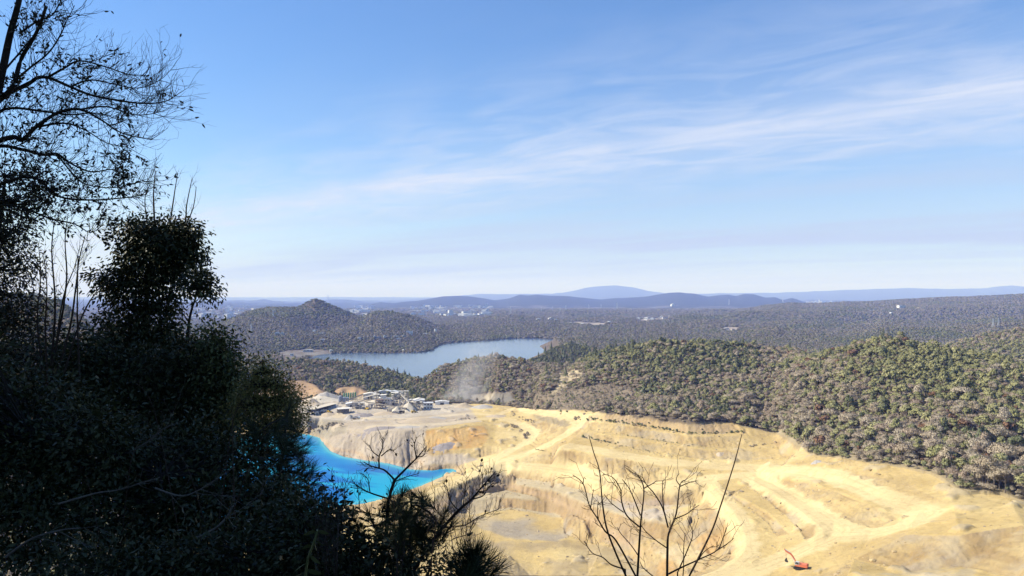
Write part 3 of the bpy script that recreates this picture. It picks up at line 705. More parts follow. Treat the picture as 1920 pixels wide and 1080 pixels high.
    main = M('ADD', M('MULTIPLY', bank(3.72, 0.30), M('ADD', M('MULTIPLY', a2, 0.46), 0.12)), M('MULTIPLY', bank(3.9, 1.0), M('ADD', M('MULTIPLY', c3, 0.42), 0.20)))
    low = M('MULTIPLY', M('ADD', bank(8.0, 3.4), M('MULTIPLY', ss.outputs['Y'], 0.045)), M('ADD', M('MULTIPLY', a, 0.45), 0.33))
    up = M('MULTIPLY', bank(2.75, 0.5), M('MULTIPLY', c3, 0.12))
    tot = M('ADD', main, M('ADD', up, M('MULTIPLY', b_, 0.11)))
    mu = N(nt, 'ShaderNodeMath', operation='MULTIPLY', use_clamp=True); nt.links.new(tot, mu.inputs[0]); mu.inputs[1].default_value = CLOUD_AMT
    mx = N(nt, 'ShaderNodeMixRGB', blend_type='MIX'); nt.links.new(mu.outputs[0], mx.inputs['Fac'])
    veil = N(nt, 'ShaderNodeMixRGB', blend_type='MIX'); veil.inputs[2].default_value = (3.0, 3.6, 4.9, 1)      # thin pale cloud sheet low over the plain
    nt.links.new(M('MULTIPLY', low, 1.25, True), veil.inputs['Fac']); nt.links.new(hs.outputs['Color'], veil.inputs[1])
    nt.links.new(veil.outputs[0], mx.inputs[1]); mx.inputs[2].default_value = CLOUD_COL
    nt.links.new(mx.outputs[0], bg.inputs['Color']); bg.inputs['Strength'].default_value = SKY_STR
CLOUD_AMT, CLOUD_COL, SKY_STR = 1.0, (4.5, 4.85, 5.75, 1), 0.09
world()
HAZE = 8.0e-5
if HAZE:
    mb = MB(); mb.box((0, 29000, 250), (140000, 66000, 1100)); 
    m = bpy.data.materials.new('hazy_air'); m.use_nodes = True; nt = m.node_tree
    nt.nodes.remove(nt.nodes['Principled BSDF'])
    v = N(nt, 'ShaderNodeVolumePrincipled', Density=HAZE, Anisotropy=0.0); v.inputs['Color'].default_value = (0.29, 0.40, 0.97, 1); v.inputs['Absorption Color'].default_value = (1, 1, 1, 1)
    nt.links.new(v.outputs[0], nt.nodes['Material Output'].inputs['Volume'])
    tag(mb.build('haze', m), kind='stuff')
SC.view_settings.view_transform = 'Standard'; SC.view_settings.look = 'None'; SC.view_settings.exposure = 0.9; SC.view_settings.gamma = 1.0
SC.cycles.use_denoising = True
SC.cycles.volume_bounces = 1; SC.cycles.max_bounces = 6; SC.cycles.diffuse_bounces = 3; SC.cycles.transparent_max_bounces = 8
# ------------------------------------------------------------------ woods
def foliage_mat(name, cols, rough=0.75, spec=0.15, hue=0.0):
    """cols: list of albedos picked by each plant's own random number, varied inside the crown by noise"""
    m, nt, b = new_mat(name)
    oi = N(nt, 'ShaderNodeObjectInfo')
    r = ramp(nt, oi.outputs['Random'], [(k / max(1, len(cols) - 1), c) for k, c in enumerate(cols)])
    tc = N(nt, 'ShaderNodeTexCoord'); n = N(nt, 'ShaderNodeTexNoise', Scale=0.9, Detail=3.0)
    nt.links.new(tc.outputs['Object'], n.inputs['Vector'])
    r2 = ramp(nt, n.outputs['Fac'], [(0.3, (0.95, 0.94, 0.92)), (0.7, (1.45, 1.44, 1.38))])
    mx = N(nt, 'ShaderNodeMixRGB', blend_type='MULTIPLY', Fac=1.0)
    nt.links.new(r.outputs['Color'], mx.inputs[1]); nt.links.new(r2.outputs['Color'], mx.inputs[2])
    nt.links.new(mx.outputs['Color'], b.inputs['Base Color'])
    b.inputs['Roughness'].default_value = rough; b.inputs['Specular IOR Level'].default_value = spec
    return m
M_BARE = foliage_mat('leafless_twigs', [(0.277, 0.230, 0.165), (0.319, 0.266, 0.195), (0.354, 0.307, 0.236), (0.266, 0.206, 0.159), (0.330, 0.277, 0.206)], spec=0.05)
M_OLIVE = foliage_mat('olive_leaves', [(0.186, 0.186, 0.084), (0.216, 0.210, 0.096), (0.252, 0.240, 0.120), (0.168, 0.174, 0.084)])
M_DARK = foliage_mat('dark_evergreen_leaves', [(0.111, 0.124, 0.065), (0.130, 0.140, 0.072), (0.091, 0.104, 0.057)]
)
M_FBARE = foliage_mat('far_twigs', [(0.175, 0.158, 0.122), (0.20, 0.178, 0.138), (0.22, 0.198, 0.158), (0.165, 0.145, 0.115)], spec=0.05)
M_FOLIVE = foliage_mat('far_olive', [(0.13, 0.128, 0.075), (0.15, 0.145, 0.085)])
M_RUST = foliage_mat('russet_leaves', [(0.16, 0.09, 0.05), (0.14, 0.085, 0.055)])
M_TRUNK = plain('grey_bark', (0.17, 0.145, 0.12), 0.9, var=0.35, scale=1.5, spec=0.1)

def crown_mesh(name, seed, R, H, base, lobes, nq, size, mat, thin=1.0, kind='dome', gap=0.0):
    """many leaf-sized faces over the lumpy surface and inside of a crown"""
    g = np.random.default_rng(seed)
    V = []; Fc = []; Nn = []
    L = []
    for k in range(lobes):
        if kind == 'cone':
            f = k / max(1, lobes - 1); rr = R * (1 - f) * 0.8 + 0.25 * R * 0.5
            a = g.uniform(0, 6.28); o = R * 0.25 * (1 - f)
            L.append((o * math.cos(a), o * math.sin(a), base + H * f * 0.92, rr, H / lobes * 0.95))
        else:
            a = g.uniform(0, 6.28); f = g.uniform(0.0, 1.0) ** 0.5
            o = R * 0.62 * f; rr = R * g.uniform(0.36, 0.58)
            zc = base + H * (0.62 - 0.42 * f * f) + g.uniform(-0.08, 0.08) * H
            L.append((o * math.cos(a), o * math.sin(a), zc, rr, rr * g.uniform(0.7, 1.0) * H / (1.4 * R)))
    w = np.array([l[3] ** 2 for l in L]); w /= w.sum()
    for i in range(nq):
        l = L[g.choice(len(L), p=w)]
        d = g.normal(size=3); d /= np.linalg.norm(d)
        if d[2] < -0.25: d[2] *= -0.6
        rad = g.uniform(0.72, 1.05)
        c = np.array([l[0] + d[0] * l[3] * rad, l[1] + d[1] * l[3] * rad, l[2] + d[2] * l[4] * rad])
        nrm = d + g.normal(size=3) * 0.55; nrm /= np.linalg.norm(nrm)
        u = np.cross(nrm, g.normal(size=3)); u /= np.linalg.norm(u); v = np.cross(nrm, u)
        s = size * g.uniform(0.6, 1.35); t = s * thin * g.uniform(0.7, 1.2)
        b = len(V)
        Nn.append((d * .85 + np.array([0, 0, .35]) + g.normal(size=3) * .24))
        V += [c - u * s * 0.5 - v * t * 0.35, c + u * s * 0.1 - v * t * 0.5, c + u * s * 0.5 + v * t * 0.2, c - u * s * 0.15 + v * t * 0.5]
        Fc.append((b, b + 1, b + 2, b + 3))
    me = mesh_from(name, np.array(V), np.array(Fc), mat, smooth=True)      # leaf sprays shade with the round of the crown
    Nn = np.array(Nn); Nn /= np.linalg.norm(Nn, axis=1)[:, None]
    me.normals_split_custom_set_from_vertices(np.repeat(Nn, 4, 0).astype(np.float32).tolist())
    return me
def trunk_mesh(name, seed, h, r, limbs=5, spread=1.8):
    g = random.Random(seed); mb = MB()
    pts = [Vector((0, 0, -0.6))]; p = Vector((0, 0, 0)); pts.append(p)
    for k in range(4):
        p = p + Vector((g.uniform(-.22, .22), g.uniform(-.22, .22), h / 4)); pts.append(p)
    mb.tube(pts, [r * 1.25, r * 1.1, r, r * .85, r * .65, r * .35], 6)
    for k in range(limbs):
        i = g.randint(2, 4); a = g.uniform(0, 6.28); q = pts[i] + (pts[i + 1] - pts[i]) * g.random()
        e = q + Vector((math.cos(a) * spread, math.sin(a) * spread, g.uniform(1.2, 2.4)))
        m_ = (q + e) / 2 + Vector((0, 0, -0.2))
        mb.tube([q, m_, e], [r * .45, r * .32, r * .12], 5)
    return mesh_from(name, mb.v, mb.f, M_TRUNK, True)
# prototypes: name, label stem, crown, trunk
PROTO = []
def proto(nm, crown, trunk): PROTO.append((nm, crown, trunk))
for k in range(3): proto('leafless_tree', crown_mesh('leafless_crown', 100 + k, (3.3, 4.6, 4.0)[k], (5.2, 4.4, 3.6)[k], (2.6, 2.0, 1.8)[k], (7, 12, 10)[k], (1000, 1700, 1300)[k], 0.60, M_BARE, 0.30), trunk_mesh('leafless_trunk', k, 5.6, 0.2, 7))
for k in range(2): proto('olive_tree', crown_mesh('olive_crown', 200 + k, (2.8, 4.2)[k], (5.0, 4.0)[k], (2.2, 1.6)[k], (6, 12)[k], (750, 1300)[k], 0.58, M_OLIVE, 0.7), trunk_mesh('olive_trunk', 10 + k, 5.0, 0.22))
for k in range(2): proto('evergreen_tree', crown_mesh('evergreen_crown', 300 + k, 2.9, 4.8, 2.0, 8, 700, 0.6, M_DARK, 0.8), trunk_mesh('evergreen_trunk', 20 + k, 5.2, 0.22))
proto('conifer_tree', crown_mesh('conifer_crown', 400, 2.3, 8.5, 1.6, 7, 420, 0.8, M_DARK, 0.6, 'cone'), trunk_mesh('conifer_trunk', 30, 8.5, 0.2, 3, 1.0))
proto('russet_tree', crown_mesh('russet_crown', 500, 3.0, 4.4, 2.2, 7, 380, 0.8, M_RUST, 0.7), trunk_mesh('russet_trunk', 40, 4.6, 0.18))
NB = 9
FARP = [crown_mesh('far_leafless', 600, 4.0, 4.6, 0.2, 7, 130, 1.9, M_FBARE, 0.7), crown_mesh('far_leafless_b', 601, 4.0, 4.0, 0.2, 6, 130, 1.9, M_FBARE, 0.7),
        crown_mesh('far_olive', 602, 3.8, 4.4, 0.2, 7, 120, 2.0, M_FOLIVE, 0.8), crown_mesh('far_evergreen', 603, 3.6, 5.0, 0.2, 7, 120, 2.0, M_DARK, 0.8)]

def collection_of(name, meshes):
    c = bpy.data.collections.new(name)
    for k, me in enumerate(meshes):
        c.objects.link(bpy.data.objects.new(f'{name}_{chr(97 + k)}', me))
    return c
def crown_trunk_join(nm, cm, tm):
    a = np.zeros(len(cm.vertices) * 3, np.float32); cm.vertices.foreach_get('co', a)
    b = np.zeros(len(tm.vertices) * 3, np.float32); tm.vertices.foreach_get('co', b)
    V = list(a.reshape(-1, 3)) + list(b.reshape(-1, 3)); n = len(cm.vertices)
    Fs = [tuple(p.vertices) for p in cm.polygons] + [tuple(i + n for i in p.vertices) for p in tm.polygons]
    nn = np.zeros(len(cm.loops) * 3, np.float32); cm.corner_normals.foreach_get('vector', nn); nt_ = np.zeros(len(tm.loops) * 3, np.float32); tm.corner_normals.foreach_get('vector', nt_)
    me = mesh_from(nm, np.array(V), Fs, smooth=True); me.normals_split_custom_set(np.concatenate([nn, nt_]).reshape(-1, 3).tolist()); me.materials.append(cm.materials[0]); me.materials.append(tm.materials[0])
    mi = np.zeros(len(Fs), np.int32); mi[len(cm.polygons):] = 1; me.polygons.foreach_set('material_index', mi)
    return me
def scatter(name, pos, rot, scl, idx, coll, label=None):
    me = bpy.data.meshes.new(name); n = len(pos)
    me.vertices.add(n); me.vertices.foreach_set('co', np.asarray(pos, np.float32).ravel())
    a = me.attributes.new('rot', 'FLOAT_VECTOR', 'POINT'); r = np.zeros((n, 3), np.float32); r[:, 2] = rot; a.data.foreach_set('vector', r.ravel())
    a = me.attributes.new('scl', 'FLOAT_VECTOR', 'POINT'); a.data.foreach_set('vector', np.asarray(scl, np.float32).ravel())
    a = me.attributes.new('idx', 'INT', 'POINT'); a.data.foreach_set('value', np.asarray(idx, np.int32))
    o = link(name, me)
    g = bpy.data.node_groups.new(name + '_nodes', 'GeometryNodeTree')
    g.interface.new_socket('Geometry', in_out='INPUT', socket_type='NodeSocketGeometry'); g.interface.new_socket('Geometry', in_out='OUTPUT', socket_type='NodeSocketGeometry')
    gi = g.nodes.new('NodeGroupInput'); go = g.nodes.new('NodeGroupOutput')
    ip = g.nodes.new('GeometryNodeInstanceOnPoints'); ci = g.nodes.new('GeometryNodeCollectionInfo')
    ci.inputs['Collection'].default_value = coll; ci.inputs['Separate Children'].default_value = True; ci.inputs['Reset Children'].default_value = True
    def attr(nm, ty):
        n_ = g.nodes.new('GeometryNodeInputNamedAttribute'); n_.data_type = ty; n_.inputs['Name'].default_value = nm
        return next(s for s in n_.outputs if s.enabled and s.name == 'Attribute')
    g.links.new(gi.outputs[0], ip.inputs['Points']); g.links.new(ci.outputs[0], ip.inputs['Instance']); ip.inputs['Pick Instance'].default_value = True
    g.links.new(attr('idx', 'INT'), ip.inputs['Instance Index']); g.links.new(attr('rot', 'FLOAT_VECTOR'), ip.inputs['Rotation']); g.links.new(attr('scl', 'FLOAT_VECTOR'), ip.inputs['Scale'])
    g.links.new(ip.outputs[0], go.inputs[0])
    md = o.modifiers.new('scatter', 'NODES'); md.node_group = g
    return tag(o, label=label, kind='stuff')

def sample_grid(field, x, y):
    t = x / y; ly = np.log(y)
    i = np.clip(np.searchsorted(TC, t) - 1, 0, nc - 1); j = np.clip(np.searchsorted(LY, ly) - 1, 0, nr - 1)
    return field[j, i]
# where trees may stand
resw = inpoly(GX, GY, [(a, b - 14) for a, b in wsh] + [(-440, 1540), (-460, 1250), (-420, 1120), (0, 1120), (90, 1300), (110, 1700)]) & (GY > 1100) & (GY < 2450)
lakew = inpoly(GX, GY, lk) & (GY < 850)
RUN = np.minimum.accumulate(PYG, axis=0)
wood = (GY > 236) & ~q & ~resw & ~lakew & (scar < 0.5) & (cliff < 0.4) & (np.clip(mound, 0, 1) < 0.4) & (yard < 0.4) & (np.clip(clear, 0, 1) < 0.5)
wood &= ~((GY > 1900) & (GY < 2600) & (Z < -129.5) & resw)
wood &= ~((GT < 0.34) & (GT > -0.47) & (GY < 420))
wood &= ~((GT < 0.50) & (GY < 300))
wood_den = wood * (1 - 0.35 * thin) * (1 - plainm * 0.72)
wood_den = np.where(GY > 8000, 0, wood_den)
def candidates(y0, y1, sp_k, sp_min):
    n_rows = []; ly = math.log(y0); out = []
    g = RNG
    while ly < math.log(y1):
        Y = math.exp(ly); s = max(sp_min, sp_k * Y)
        x0, x1 = -0.80 * Y, 0.80 * Y
        xs = np.arange(x0, x1, s); m = len(xs)
        out.append(np.stack([xs + g.uniform(-.45, .45, m) * s, Y + g.uniform(-.45, .45, m) * s, np.full(m, s)], 1))
        ly += s / Y
    return np.concatenate(out)
def visible(x, y, z, h):
    t = x / y; i = np.clip(np.searchsorted(TC, t), 0, nc - 1); j = np.clip(np.searchsorted(LY, np.log(y)) - 4, 0, nr - 1)
    c, s = math.cos(PITCH), math.sin(PITCH); sl_ = (z + h) / y
    py = 540 - F * (sl_ * c - s) / (c + sl_ * s)
    return py < RUN[j, i] + 14, py
nearp = candidates(240, 1500, 0.0035, 2.8)
x, y = nearp[:, 0], nearp[:, 1]
d = sample_grid(wood_den, x, y); k = RNG.random(len(x)) < d
nearp = nearp[k]; x, y = nearp[:, 0], nearp[:, 1]; z = ground(x, y)
h = np.full(len(x), 8.5)
vis, py = visible(x, y, z, h)
k = vis & (np.abs(x / y) < 0.78); nearp, x, y, z, py = nearp[k], x[k], y[k], z[k], py[k]
n1 = fbm(x / 70, y / 70, 3, 101); n2 = fbm(x / 38, y / 38, 3, 111); r = RNG.random(len(x))
px = CX + F * x / y
ol = 0.24 + 0.45 * sstep(0.0, 0.5, n1) ; dk = 0.07 + 0.34 * sstep(0.2, 0.6, n2)
ridgeA = (px > 1090) & (px < 1420) & (py < 690) & (y < 1000); ol = np.where(ridgeA, ol + 0.25, ol); dk = np.where(ridgeA, dk + 0.22, dk)
ridgeB = (px > 1520) & (py < 760); ol = np.where(ridgeB, ol + 0.28, ol)
lefth = (px < 800) & (y < 1150); dk = np.where(lefth, dk + 0.3, dk)
darkh = (px > 985) & (px < 1110) & (y > 1100); dk = np.where(darkh, 0.85, dk)
low = (px > 1250) & (px < 1600) & (py > 780); ol = np.where(low, ol + 0.3, ol)
sp = np.where(r < dk, np.where(RNG.random(len(x)) < 0.3, 7, 5 + (RNG.random(len(x)) < .5)), np.where(r < dk + ol, 3 + (RNG.random(len(x)) < .5), np.where(RNG.random(len(x)) < 0.05, 8, (RNG.random(len(x)) * 3).astype(int))))
sc = np.clip(RNG.lognormal(-0.5, 0.38, len(x)), 0.35, 1.5) * np.clip(nearp[:, 2] / 4.6, 0.85, 1.15); sc *= np.where(sample_grid(thin, x, y) > 0.3, 0.5, 1.0)
sc *= np.where(px > 1350, np.interp(y, [300, 420], [1.15, 1.0]), 1.0)
rot = RNG.uniform(0, 6.28, len(x))
# the 300 that show largest stand as trees of their own
inside = (px > -10) & (px < 1935) & (py < 1060) & (px > 560)
size = np.where(inside, sc / y, 0); top = np.argsort(-size)[:300]
KIND_TXT = {'leafless_tree': 'grey leafless broadleaf tree', 'olive_tree': 'olive green leafy tree', 'evergreen_tree': 'dark green round evergreen tree', 'conifer_tree': 'dark pointed conifer tree', 'russet_tree': 'russet brown leaved tree'}
edge_d = np.full(len(x), 1e9)
ew = [cast(p[0], p[1]) for p in EDGE[:11]]
for a, b in zip(ew[:-1], ew[1:]):
    vx, vy = b.x - a.x, b.y - a.y; u = np.clip(((x - a.x) * vx + (y - a.y) * vy) / (vx * vx + vy * vy), 0, 1)
    edge_d = np.minimum(edge_d, np.hypot(x - a.x - u * vx, y - a.y - u * vy))
for i in top:
    nm, cm, tm = PROTO[int(sp[i])]
    where = 'right against the sandy quarry rim' if edge_d[i] < 11 else ('in the wood just behind the quarry rim' if edge_d[i] < 60 else 'high on the slope over the quarry')
    if px[i] > 1700: where += ', far right'
    lab = KIND_TXT[nm] + ' ' + where
    t = tag(empty(nm, (x[i], y[i], z[i] - 0.1), rot[i]), lab, 'tree', lab.replace(KIND_TXT[nm], KIND_TXT[nm] + 's'))
    s = sc[i] * 1.1; t.scale = (s, s, s * RNG.uniform(0.95, 1.3))
    cr_, tr_ = link('crown', cm, t), link('trunk', tm, t)
    if px[i] > 1640 and edge_d[i] < 16: cr_.location.z = 2.4; tr_.scale.z = 1.5          # tall stems show along the rim there
rest = np.ones(len(x), bool); rest[top] = False
C_NEAR = collection_of('wood_tree', [crown_trunk_join('wood_tree', c_, t_) for _, c_, t_ in PROTO])
# instance order inside a collection is alphabetical, the same as built
scatter('woodland', np.stack([x, y, z - 0.1], 1)[rest], rot[rest], np.stack([sc, sc, sc * RNG.uniform(.85, 1.2, len(x))], 1)[rest], sp[rest], C_NEAR)
farp = candidates(1500, 8000, 0.0044, 6.0)
x, y = farp[:, 0], farp[:, 1]
dd = sample_grid(wood_den, x, y); k = RNG.random(len(x)) < dd
farp = farp[k]; x, y = farp[:, 0], farp[:, 1]; z = ground(x, y)
vis, py = visible(x, y, z, 14.0); k = vis & (np.abs(x / y) < 0.76); farp, x, y, z = farp[k], x[k], y[k], z[k]
n1 = fbm(x / 160, y / 160, 3, 121); r = RNG.random(len(x))
ol = 0.18 + 0.4 * sstep(0, 0.5, n1); dk = 0.12 + 0.4 * sstep(0.1, 0.5, fbm(x / 220, y / 220, 3, 131))
peak = (np.hypot(x + 700, (y - 2600) * 0.6) < 300); dk = np.where(peak & (z > -70), 0.6, dk)
sp = np.where(r < dk, 3, np.where(r < dk + ol, 2, (RNG.random(len(x)) < .5).astype(int)))
sc = farp[:, 2] / 7.0 * RNG.uniform(0.8, 1.35, len(x))
scz = np.where(peak & (z > -60), 0.6, 1.0) * np.clip(sc * 0.8, 0.7, 1.7) * RNG.uniform(.8, 1.2, len(x))
C_FAR = collection_of('far_tree', FARP)
scatter('far_woodland', np.stack([x, y, z - 0.3], 1), RNG.uniform(0, 6.28, len(x)), np.stack([sc, sc, scz], 1), sp, C_FAR)
print('trees', rest.sum(), len(x))

# ---- loose rock lying about the quarry floors
def rock(seed):
    g = np.random.default_rng(seed); bm = bmesh.new(); bmesh.ops.create_icosphere(bm, subdivisions=1, radius=0.5)
    for v in bm.verts: v.co *= g.uniform(.65, 1.2); v.co.z *= .7
    me = bpy.data.meshes.new('loose_rock'); bm.to_mesh(me); bm.free(); me.materials.append(M_ROCK); return me
M_ROCK = foliage_mat('quarry_rock', [(0.26, 0.19, 0.10), (0.38, 0.29, 0.16), (0.22, 0.18, 0.13), (0.42, 0.34, 0.21)], rough=.95, spec=.1)
rp = candidates(262, 760, 0.0028, 1.2); x, y = rp[:, 0], rp[:, 1]
toe = sstep(0.35, 0.05, slopeg) * np.clip(np.roll(face, -9, 0) + np.roll(face, -4, 0) * .6, 0, 1)
den = q * (1 - road) * (0.03 + 0.5 * toe + 0.35 * face * sstep(0.1, 0.5, fbm(GX / 18, GY / 18, 3, 151)) + 0.30 * sstep(0.35, 0.7, fbm(GX / 25, GY / 25, 3, 155))) * ~lakew * (np.abs(GT) < .75) * (GT > -.32)
k = RNG.random(len(x)) < sample_grid(den, x, y); x, y = x[k], y[k]; z = ground(x, y); s = np.clip(RNG.lognormal(-0.45, 0.55, len(x)), .2, 2.6)
scatter('loose_rocks', np.stack([x, y, z], 1), RNG.uniform(0, 6.28, len(x)), np.stack([s, s * RNG.uniform(.7, 1.3, len(x)), s], 1), (RNG.random(len(x)) * 4).astype(int), collection_of('loose_rock', [rock(k) for k in range(4)]))
print('rocks', len(x))
# ---- shrubs on the benches and banks
SHR = [crown_mesh('shrub_leaves', 700 + k, 1.1, 1.5, 0.1, 5, 90, 0.45, (M_DARK, M_OLIVE)[k % 2], 0.7) for k in range(3)]
SHB = [crown_mesh('shrub_twigs', 720 + k, 1.5, 1.8, 0.1, 5, 130, 0.6, M_BARE, 0.4) for k in range(2)]
def shrub_row(pix, n, label, group, meshes, s0, s1, jit=0.8, upto=1.0):
    W = [cast(*p) for p in dens(pix, 6.0)]
    for k in range(n):
        f = random.random() * upto * (len(W) - 1); i = min(int(f), len(W) - 2); p = W[i].lerp(W[i + 1], f - i)
        xx, yy = p.x + random.gauss(0, jit), p.y + random.gauss(0, jit)
        o = link('shrub', random.choice(meshes), loc=(xx, yy, float(ground(xx, yy)) - 0.15))
        s = random.uniform(s0, s1); o.scale = (s, s, s * random.uniform(.8, 1.5)); o.rotation_euler = (0, 0, random.uniform(0, 6.28))
        tag(o, label, 'shrub', group)
shrub_row([(1098, 787), (1125, 788), (1220, 800), (1290, 813), (1345, 814), (1392, 810)], 95, 'small dark green bush in the top row of bushes on the quarry benches', 'bushes of the top bench row', SHR, .6, 1.3)
shrub_row([(1180, 817), (1240, 827), (1290, 835)], 16, 'small dark bush in the sparse second row down on the quarry benches', 'bushes of the second bench row', SHR, .35, .8, .5)
shrub_row([(1088, 819), (1130, 828), (1160, 834)], 24, 'dark bush in the short third row down on the quarry benches', 'bushes of the third bench row', SHR, .5, 1.0, .5)
shrub_row([(1163, 836), (1200, 843), (1222, 848)], 9, 'small bush at the thin right hand end of the third bench row', 'bushes ending the third bench row', SHR, .35, .7, .5)
shrub_row([(1002, 842), (1020, 847), (1040, 853)], 12, 'low dark bush in the short row above the bend of the haul road', 'bushes over the road bend', SHR, .35, .6, .35)
shrub_row([(1390, 838), (1430, 835), (1452, 832)], 9, 'dry bush on the bench below the forest corner of the quarry', 'bushes near the forest corner', SHB, .4, .9, .8)
shrub_row([(598, 806), (615, 800), (632, 797), (640, 800)], 20, 'leafless grey brown bush on the bank above the turquoise lake', 'bushes on the lake bank', SHB, .8, 1.7, 2.0)
shrub_row([(556, 790), (575, 798), (585, 806)], 14, 'grey green bush at the left end of the lake bank', 'bushes at the left of the lake bank', SHB + SHR, .8, 1.6, 2.0)
shrub_row([(958, 796), (975, 806), (988, 818), (985, 826)], 22, 'grey leafless bush on the bank between the two haul roads', 'bushes between the haul roads', SHB, .6, 1.4, 2.0)
shrub_row([(960, 780), (985, 786), (1000, 792)], 14, 'dry brown bush on the slope beneath the upper haul road', 'bushes beneath the upper road', SHB, .6, 1.2, 2.0)
shrub_row([(1000, 766), (1050, 770), (1100, 772), (1140, 774)], 16, 'small bush on the brow over the upper quarry road', 'bushes on the brow', SHB + SHR, .6, 1.5, 2.0)
shrub_row([(1075, 788), (1085, 783), (1095, 779)], 9, 'bare bush inside the hairpin of the upper quarry road', 'bushes inside the hairpin', SHB, .7, 1.5, 1.5)
shrub_row([(860, 893), (885, 883), (905, 872)], 14, 'brown bush along the verge between the lake and the haul road', 'bushes along the lake verge', SHB, .4, .9, .8)
shrub_row([(860, 784), (875, 786), (892, 786)], 9, 'dark dry bush on the edge of the dump platform', 'bushes on the dump platform', SHB, .5, 1.0, 1.0)
# ------------------------------------------------------------------ houses, town and pylons in the distance
M_WHITE = plain('white_wall', (0.74, 0.74, 0.72), 0.7, var=0.06)
M_CREAM = plain('cream_wall', (0.62, 0.56, 0.46), 0.8, var=0.08)
M_GREYW = plain('grey_wall', (0.48, 0.48, 0.47), 0.8, var=0.08)
M_ROOFG = plain('grey_roof', (0.20, 0.205, 0.22), 0.7, var=0.15)
M_ROOFB = plain('brown_roof', (0.22, 0.15, 0.11), 0.8, var=0.15)
M_ROOFW = plain('pale_roof', (0.58, 0.58, 0.57), 0.6, var=0.06)
M_GLASS = plain('dark_window', (0.05, 0.055, 0.06), 0.2, var=0.1, spec=0.5)
M_STEEL = plain('galvanised_steel', (0.52, 0.54, 0.56), 0.5, 0.2, var=0.08)
def gable_parts(w, d, h, rh):
    wall = MB(); wall.box((0, 0, h / 2 - 1), (w, d, h + 2))
    wall.prism([(-w / 2, h), (w / 2, h), (0, h + rh - 0.05)], -d / 2 + 0.02, d / 2 - 0.02)
    e = 0.5; rf = MB()
    for sx in (-1, 1):
        vs = [(sx * (w / 2 + e), -d / 2 - e, h - rh * e / (w / 2)), (0, -d / 2 - e, h + rh), (0, d / 2 + e, h + rh), (sx * (w / 2 + e), d / 2 + e, h - rh * e / (w / 2))]
        vs += [(x, y, z + 0.25) for x, y, z in vs]
        rf.add(vs, [(0, 1, 2, 3), (7, 6, 5, 4), (0, 4, 5, 1), (1, 5, 6, 2), (2, 6, 7, 3), (3, 7, 4, 0)])
    return wall, rf
def flat_parts(w, d, h):
    wall = MB(); wall.box((0, 0, h / 2 - 1), (w, d, h + 2))
    rf = MB(); rf.box((0, 0, h + 0.2), (w + 0.5, d + 0.5, 0.4))
    for y in (-1, 1): rf.box((0, y * d / 2, h + 0.65), (w + 0.5, 0.4, 0.5))
    return wall, rf
def window_rows(w, d, h, floors, cols):
    wn = []
    for f in range(floors):
        mb = MB(); zc = h * (f + 0.55) / floors
        for c in range(cols):
            mb.box(((c + 0.5) / cols * w - w / 2, -d / 2 - 0.04, zc), (w / cols * 0.55, 0.1, h / floors * 0.45))
        wn.append(mb)
    return wn
def house(px, py, label, w=10, d=8, h=5, rh=2.2, wall=M_WHITE, roof=M_ROOFG, rz=0.3, flat=False, floors=1, cols=3, name='house', group=None, cat='house'):
    p = cast(px, py)
    t = tag(empty(name, (p.x, p.y, p.z + (1.0 if p.y > 1500 else 0)), rz), label, cat, group)
    a, b = flat_parts(w, d, h) if flat else gable_parts(w, d, h, rh)
    a.build('wall', wall, t); b.build('roof', roof, t)
    for m in window_rows(w, d, h, floors, cols): m.build('window', M_GLASS, t)
    return t
house(520, 629, 'white house with a grey roof on the wooded slope left of the reservoir', 12, 9, 6, 2.5, floors=2, rz=.2)
house(529, 629.5, 'smaller white house touching the grey roofed one left of the reservoir', 7, 8, 6.5, 2, rz=.2, floors=2)
house(588, 624, 'white rounded shed at the foot of the dark peak', 9, 8, 4, 3.5, roof=M_ROOFW, rz=-.3)
house(603, 628, 'cream house with a pale flat roof under the dark peak', 16, 8, 4, wall=M_CREAM, roof=M_ROOFW, flat=True, cols=5)
house(604, 640, 'low cream hall in the trees below the peak', 13, 7, 3.5, 1.2, wall=M_CREAM, roof=M_ROOFW, rz=.1)
house(674, 637, 'white cottage with a dark roof at the reservoir woods', 7, 7, 4, 2.4)
house(703, 635, 'grey house at the left end of the peninsula hamlet', 8, 8, 5, 2, wall=M_GREYW)
house(709, 635.5, 'cream house second from the left of the peninsula hamlet', 7, 7, 5, 2, wall=M_CREAM, roof=M_ROOFB, rz=.5)
house(721, 635, 'small white house alone in the middle of the peninsula hamlet', 6, 7, 6, 2)
house(742, 634.5, 'long cream house of the peninsula hamlet', 14, 8, 4.5, 2, wall=M_CREAM, roof=M_ROOFG, rz=.1)
house(747, 638, 'white house with a dark roof in front of the long cream one', 11, 8, 4, 2, rz=-.2)
house(757, 633, 'grey house between the long cream one and the white block', 9, 8, 4, 2, wall=M_GREYW, rz=.4)
house(768, 628, 'large white three storey block on the reservoir peninsula', 17, 10, 9, flat=True, roof=M_ROOFW, floors=3, cols=4, rz=.05, name='apartment_block', cat='building')
house(796, 628, 'low white shed right of the large white block', 14, 7, 3, 1.2, roof=M_ROOFW, rz=0)
house(817, 625, 'slim white tower building beside the reservoir', 6, 6, 12, flat=True, roof=M_ROOFW, floors=4, cols=1, name='tower_building', cat='building')
house(757, 659, 'white boathouse at the tip of the peninsula shore', 6, 5, 2.5, 1.2, roof=M_ROOFW)
house(621, 660, 'small white shed on the pale yard by the reservoir', 7, 5, 3, 1.2, roof=M_ROOFW)
house(547, 667, 'white site hut at the front of the pale yard', 7, 3, 2.6, flat=True, roof=M_ROOFW, cols=2)
